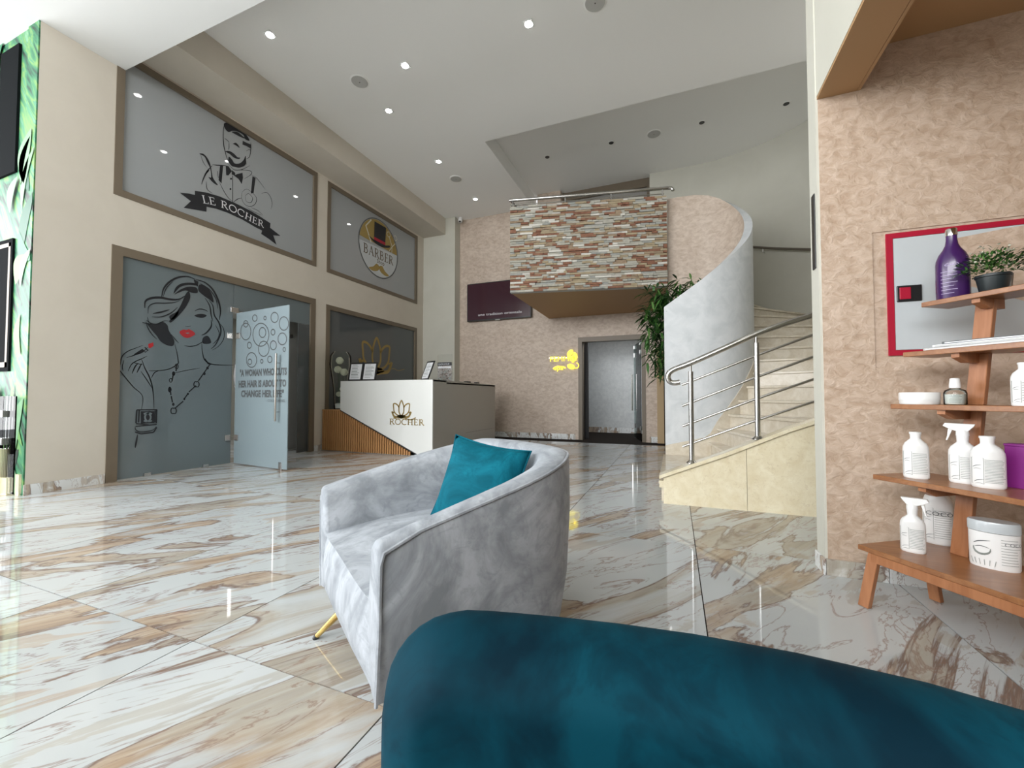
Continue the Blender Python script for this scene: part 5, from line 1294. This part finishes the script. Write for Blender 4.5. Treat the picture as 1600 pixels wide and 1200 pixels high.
# wide white tub
t = bottle_base('product_tub', 1.178, 2.246, .270, 'wide oval white tub with coconut picture on the bottom board', 'tub')
a, b_ = .068, .045
lpart(MB().lathe([(a * .97, 0), (a, .006), (a * 1.02, .14)], (0, 0, 0), 32, 1, b_ / a), 'body', M['plasticwhite'], t, smooth=True)
lpart(MB().lathe([(a * 1.04, .142), (a * 1.05, .146), (a * 1.05, .178), (a * 1.0, .183)], (0, 0, 0), 32, 1, b_ / a), 'lid', M['cabinet'], t, smooth=True)
label_lines(t, a * 1.01, b_ * 1.01, .02, .125, .015, .07, 10, seed=5); leaf_mark(t, a * 1.02, b_ * 1.02, -.03, .10, .022)
mb = MB(); wr_ = Wrap(a * 1.02, b_ * 1.02); ribbon(mb, [(-.03 + .022 * math.cos(R(q)), .075 + .022 * math.sin(R(q))) for q in range(-190, 30, 20)], .008, wr_, taper=True)
for i in range(6): ribbon(mb, [(-.055 + i * .011, .012), (-.062 + i * .013, .034)], .0015, wr_)
lpart(mb, 'label_drawing', M['print'], t)
mb = MB(); t_ = MB(); sans(t_, 'COCO', .018, UV((0, 0, 0), (1, 0, 0), (0, 1, 0))); mb.add([wr_(v[0] + .022, v[1] + .098) for v in t_.v], t_.f); lpart(mb, 'lettering', M['greyink'], t)
# magenta box
t = bottle_base('gift_box', 1.335, 2.215, .585, 'magenta cardboard box at the right end of the second board', 'box', yaw=YW + R(8))
lpart(MB().box(-.115, .115, -.03, .03, 0, .165), 'carton', M['magenta'], t, bevel=.002)
lpart(MB().box(-.117, .117, -.032, .032, .165, .175), 'lid', M['magenta'], t, bevel=.002)
# silver flower sprig in front of the box
t = bottle_base('flower_sprig', 1.28, 2.06, .585, 'small silver sprig at the right edge of the second board', 'flower')
mb = MB(); rn = random.Random(4)
for i in range(26): blade(mb, Vector((0, 0, .05 + .002 * i)), Vector((rn.uniform(-1, 1), rn.uniform(-1, 1), rn.uniform(-.3, 1))), .05, .005)
mb.tube([(0, 0, 0), (0, 0, .1)], .002, 5); lpart(mb, 'blooms', M['palegreen'], t)
# third board: round jar and small clear bottle
t = bottle_base('cream_jar', 1.035, 2.42, .913, 'low round white jar at the left end of the third board', 'jar')
lpart(MB().lathe([(.064, 0), (.067, .004), (.067, .018)], (0, 0, 0), 32), 'base', M['plasticwhite'], t, smooth=True)
lpart(MB().lathe([(.069, .018), (.069, .050), (.066, .054)], (0, 0, 0), 32), 'lid', M['plasticwhite'], t, smooth=True)
t = bottle_base('serum_bottle', 1.118, 2.335, .913, 'small clear serum bottle with white cap beside the round jar')
lpart(MB().lathe([(.034, 0), (.036, .004), (.036, .052), (.032, .062), (.016, .070), (.015, .074)], (0, 0, 0), 24), 'body', M['glass'], t, smooth=True)
lpart(MB().lathe([(.031, .004), (.032, .045)], (0, 0, 0), 20), 'liquid', M['palegreen'], t, smooth=True)
lpart(MB().lathe([(.018, .072), (.018, .085), (.015, .112), (.012, .114)], (0, 0, 0), 20), 'cap', M['plasticwhite'], t, smooth=True)
label_lines(t, .036, .036, .008, .045, -.018, .022, 6, seed=9)
# fourth board: magazines
P4 = SH[3][0]
for i, (dz, L, mt, lb) in enumerate(((.0, .42, 'greyplast', 'grey folder at the bottom of the pile on the fourth board'), (.012, .36, 'paper', 'white magazine in the middle of the pile on the fourth board'), (.022, .38, 'greyink', 'dark glossy folder on top of the pile on the fourth board'))):
    p = P4 + SR * (.07 + .03 * i + L / 2) + SD * (.085 + .01 * i)
    t = empty('magazine', (p.x, p.y, 1.155 + dz), lb, 'magazine', 'magazines lying on the fourth board'); t.rotation_euler = (0, 0, YW + R(3 * i))
    lpart(MB().box(-L / 2, L / 2, -.07, .07, 0, .0105), 'pages', M[mt], t, bevel=.002)
    lpart(MB().box(-L / 2 + .01, L / 2 - .01, -.0712, -.0700, .003, .007), 'page_edge', M['paper'] if mt != 'paper' else M['greyplast'], t)
# top board: purple bottles and potted plant
def purple(x, y, hgt, wd, label):
    t = bottle_base('purple_bottle', x, y, 1.385, label, group='purple bottles on the top board'); a = wd / 2; h = hgt
    lpart(MB().lathe([(a * .95, 0), (a, .006), (a, h * .50), (a * .96, h * .56), (a * .80, h * .64), (a * .55, h * .71), (a * .40, h * .77), (a * .34, h * .84), (a * .33, h * .90)], (0, 0, 0), 32, 1, .8), 'body', M['purple'], t, smooth=True)
    lpart(MB().lathe([(a * .36, h * .90), (a * .36, h * .99), (a * .30, h)], (0, 0, 0), 20, 1, .85), 'cap', M['chrome'], t, smooth=True)
    mb = MB(); wr_ = Wrap(a, a * .8)
    for sg in (1, -1): ribbon(mb, smooth_pts([(0, h * .47), (sg * .012, h * .49), (sg * .02, h * .47), (sg * .010, h * .46), (0, h * .47)], 4), .0018, wr_)
    for r_ in range(7):
        v = h * (.38 - .05 * r_); ribbon(mb, [(-.035 + .01 * i, v) for i in range(6 if r_ % 2 else 5)], .0022, wr_)
    lpart(mb, 'label_print', M['lilac'], t)
p = SH[4][0] + SR * .075 + SD * .075; purple(p.x, p.y, .325, .110, 'purple bottle at the left end of the top board')
p = SH[4][0] + SR * .36 + SD * .09; purple(p.x, p.y, .325, .110, 'purple bottle right of the potted plant on the top board')
p = SH[4][0] + SR * .195 + SD * .10
t = bottle_base('potted_plant', p.x, p.y, 1.385, 'small green plant with pale tips in a dark pot between the purple bottles', 'plant')
lpart(MB().lathe([(.038, 0), (.040, .003), (.050, .068), (.054, .070), (.054, .080), (.050, .080), (.048, .070), (.001, .068)], (0, 0, 0), 24, cap=False), 'pot', M['potblack'], t, smooth=True)
mbs = [MB(), MB(), MB()]; rn = random.Random(21)
for i in range(520):
    th = rn.uniform(0, 2 * PI); ph = rn.uniform(0, 1) ** .6; d = Vector((math.cos(th) * ph, math.sin(th) * ph, rn.uniform(.05, 1) * (1.1 - ph * .6)))
    c = Vector((0, 0, .085)) + Vector((d.x * .105, d.y * .085, d.z * .10)); blade(mbs[rn.choices([0, 1, 2], [5, 3, 3])[0]], c, d + Vector((rn.uniform(-.6, .6), rn.uniform(-.6, .6), rn.uniform(-.2, .5))), rn.uniform(.02, .038), .0045)
for mb, m_ in zip(mbs, ('leaf', 'leafd', 'leaf2')): o = lpart(mb, 'foliage', M[m_], t); o['kind'] = 'stuff'
mb = MB()
for i in range(46):
    th = rn.uniform(0, 2 * PI); ph = rn.uniform(.2, 1); c = Vector((math.cos(th) * ph * .12, math.sin(th) * ph * .10, .10 + rn.uniform(.0, .11) * (1.2 - ph * .7)))
    for q_ in range(4): blade(mb, c, Vector((rn.uniform(-1, 1), rn.uniform(-1, 1), rn.uniform(0, 1))), .014, .004)
o = lpart(mb, 'blossoms', M['petal'], t); o['kind'] = 'stuff'
p = SH[4][0] + SR * .165 + SD * .14
t = tag(MB().slab([(p.x, p.y, 1.385), (p.x + .04, p.y - .04, 1.385), (p.x + .045, p.y - .045, 1.47), (p.x + .005, p.y - .005, 1.475)], (.012, .012, 0)).build('timber_offcut', M['bark']), 'small weathered piece of timber behind the potted plant', 'timber')
# hanging strap behind the shelf
t = empty('hanging_strap', (1.30, 2.60, 1.0), 'dark red strap hanging behind the third board', 'strap')
q0 = at(1528, 556, (0, 2.60, 0), (0, 1, 0)); q1 = at(1537, 598, (0, 2.60, 0), (0, 1, 0))
MB().tube([q0 + Vector((-.01, 0, .02)), q0 + Vector((.02, 0, -.02)), q0.lerp(q1, .6) + Vector((.012, 0, 0)), q1], [.010, .012, .013, .014], 6).build('band', M['redframe'], t)
MB().tube([q1, q1 - Vector((0, 0, .01))], .016, 6).build('tip', M['black'], t)
# fire cabinet
fc = empty('fire_cabinet', (1.5, YR, 1.15), 'white wall cabinet with crimson frame and red and black latch', 'cabinet')
a0, a1, c0, c1 = 1.030, 1.95, 1.158, 1.792; fw = .027; yf = YR - .004
MB().box(a0, a0 + fw, yf, YR + .01, c0, c1).build('frame_side', M['redframe'], fc)
MB().box(a1 - fw, a1, yf, YR + .01, c0, c1).build('frame_side', M['redframe'], fc)
MB().box(a0 + fw, a1 - fw, yf, YR + .01, c1 - fw, c1).build('frame_rail', M['redframe'], fc)
MB().box(a0 + fw, a1 - fw, yf, YR + .01, c0, c0 + fw).build('frame_rail', M['redframe'], fc)
dr = MB().box(a0 + fw + .002, a1 - fw - .002, yf + .001, YR + .01, c0 + fw + .002, c1 - fw - .002).build('door', M['cabinet'], fc)
hx0, hx1, hz0, hz1 = 1.066, 1.166, 1.432, 1.515
wpart(MB().box(hx0, hx1, yf - .006, yf + .001, hz0, hz1), 'latch', M['black'], fc, bevel=.004)
wpart(MB().box(hx0 + .010, hx0 + .055, yf - .009, yf - .005, hz0 + .012, hz1 - .010), 'latch_lever', M['redframe'], fc, bevel=.002)
refl_pts = [at(x_, y_, (0, yf - .001, 0), (0, 1, 0)) for x_, y_ in ((1490, 373), (1570, 357), (1600, 352), (1600, 470), (1490, 440))]
wpart(MB().slab([tuple(p_) for p_ in refl_pts], (0, .001, 0)), 'reflection_patch', M['rose_right'], fc)  # brown reflection in the glossy door, put on as a flat coloured patch
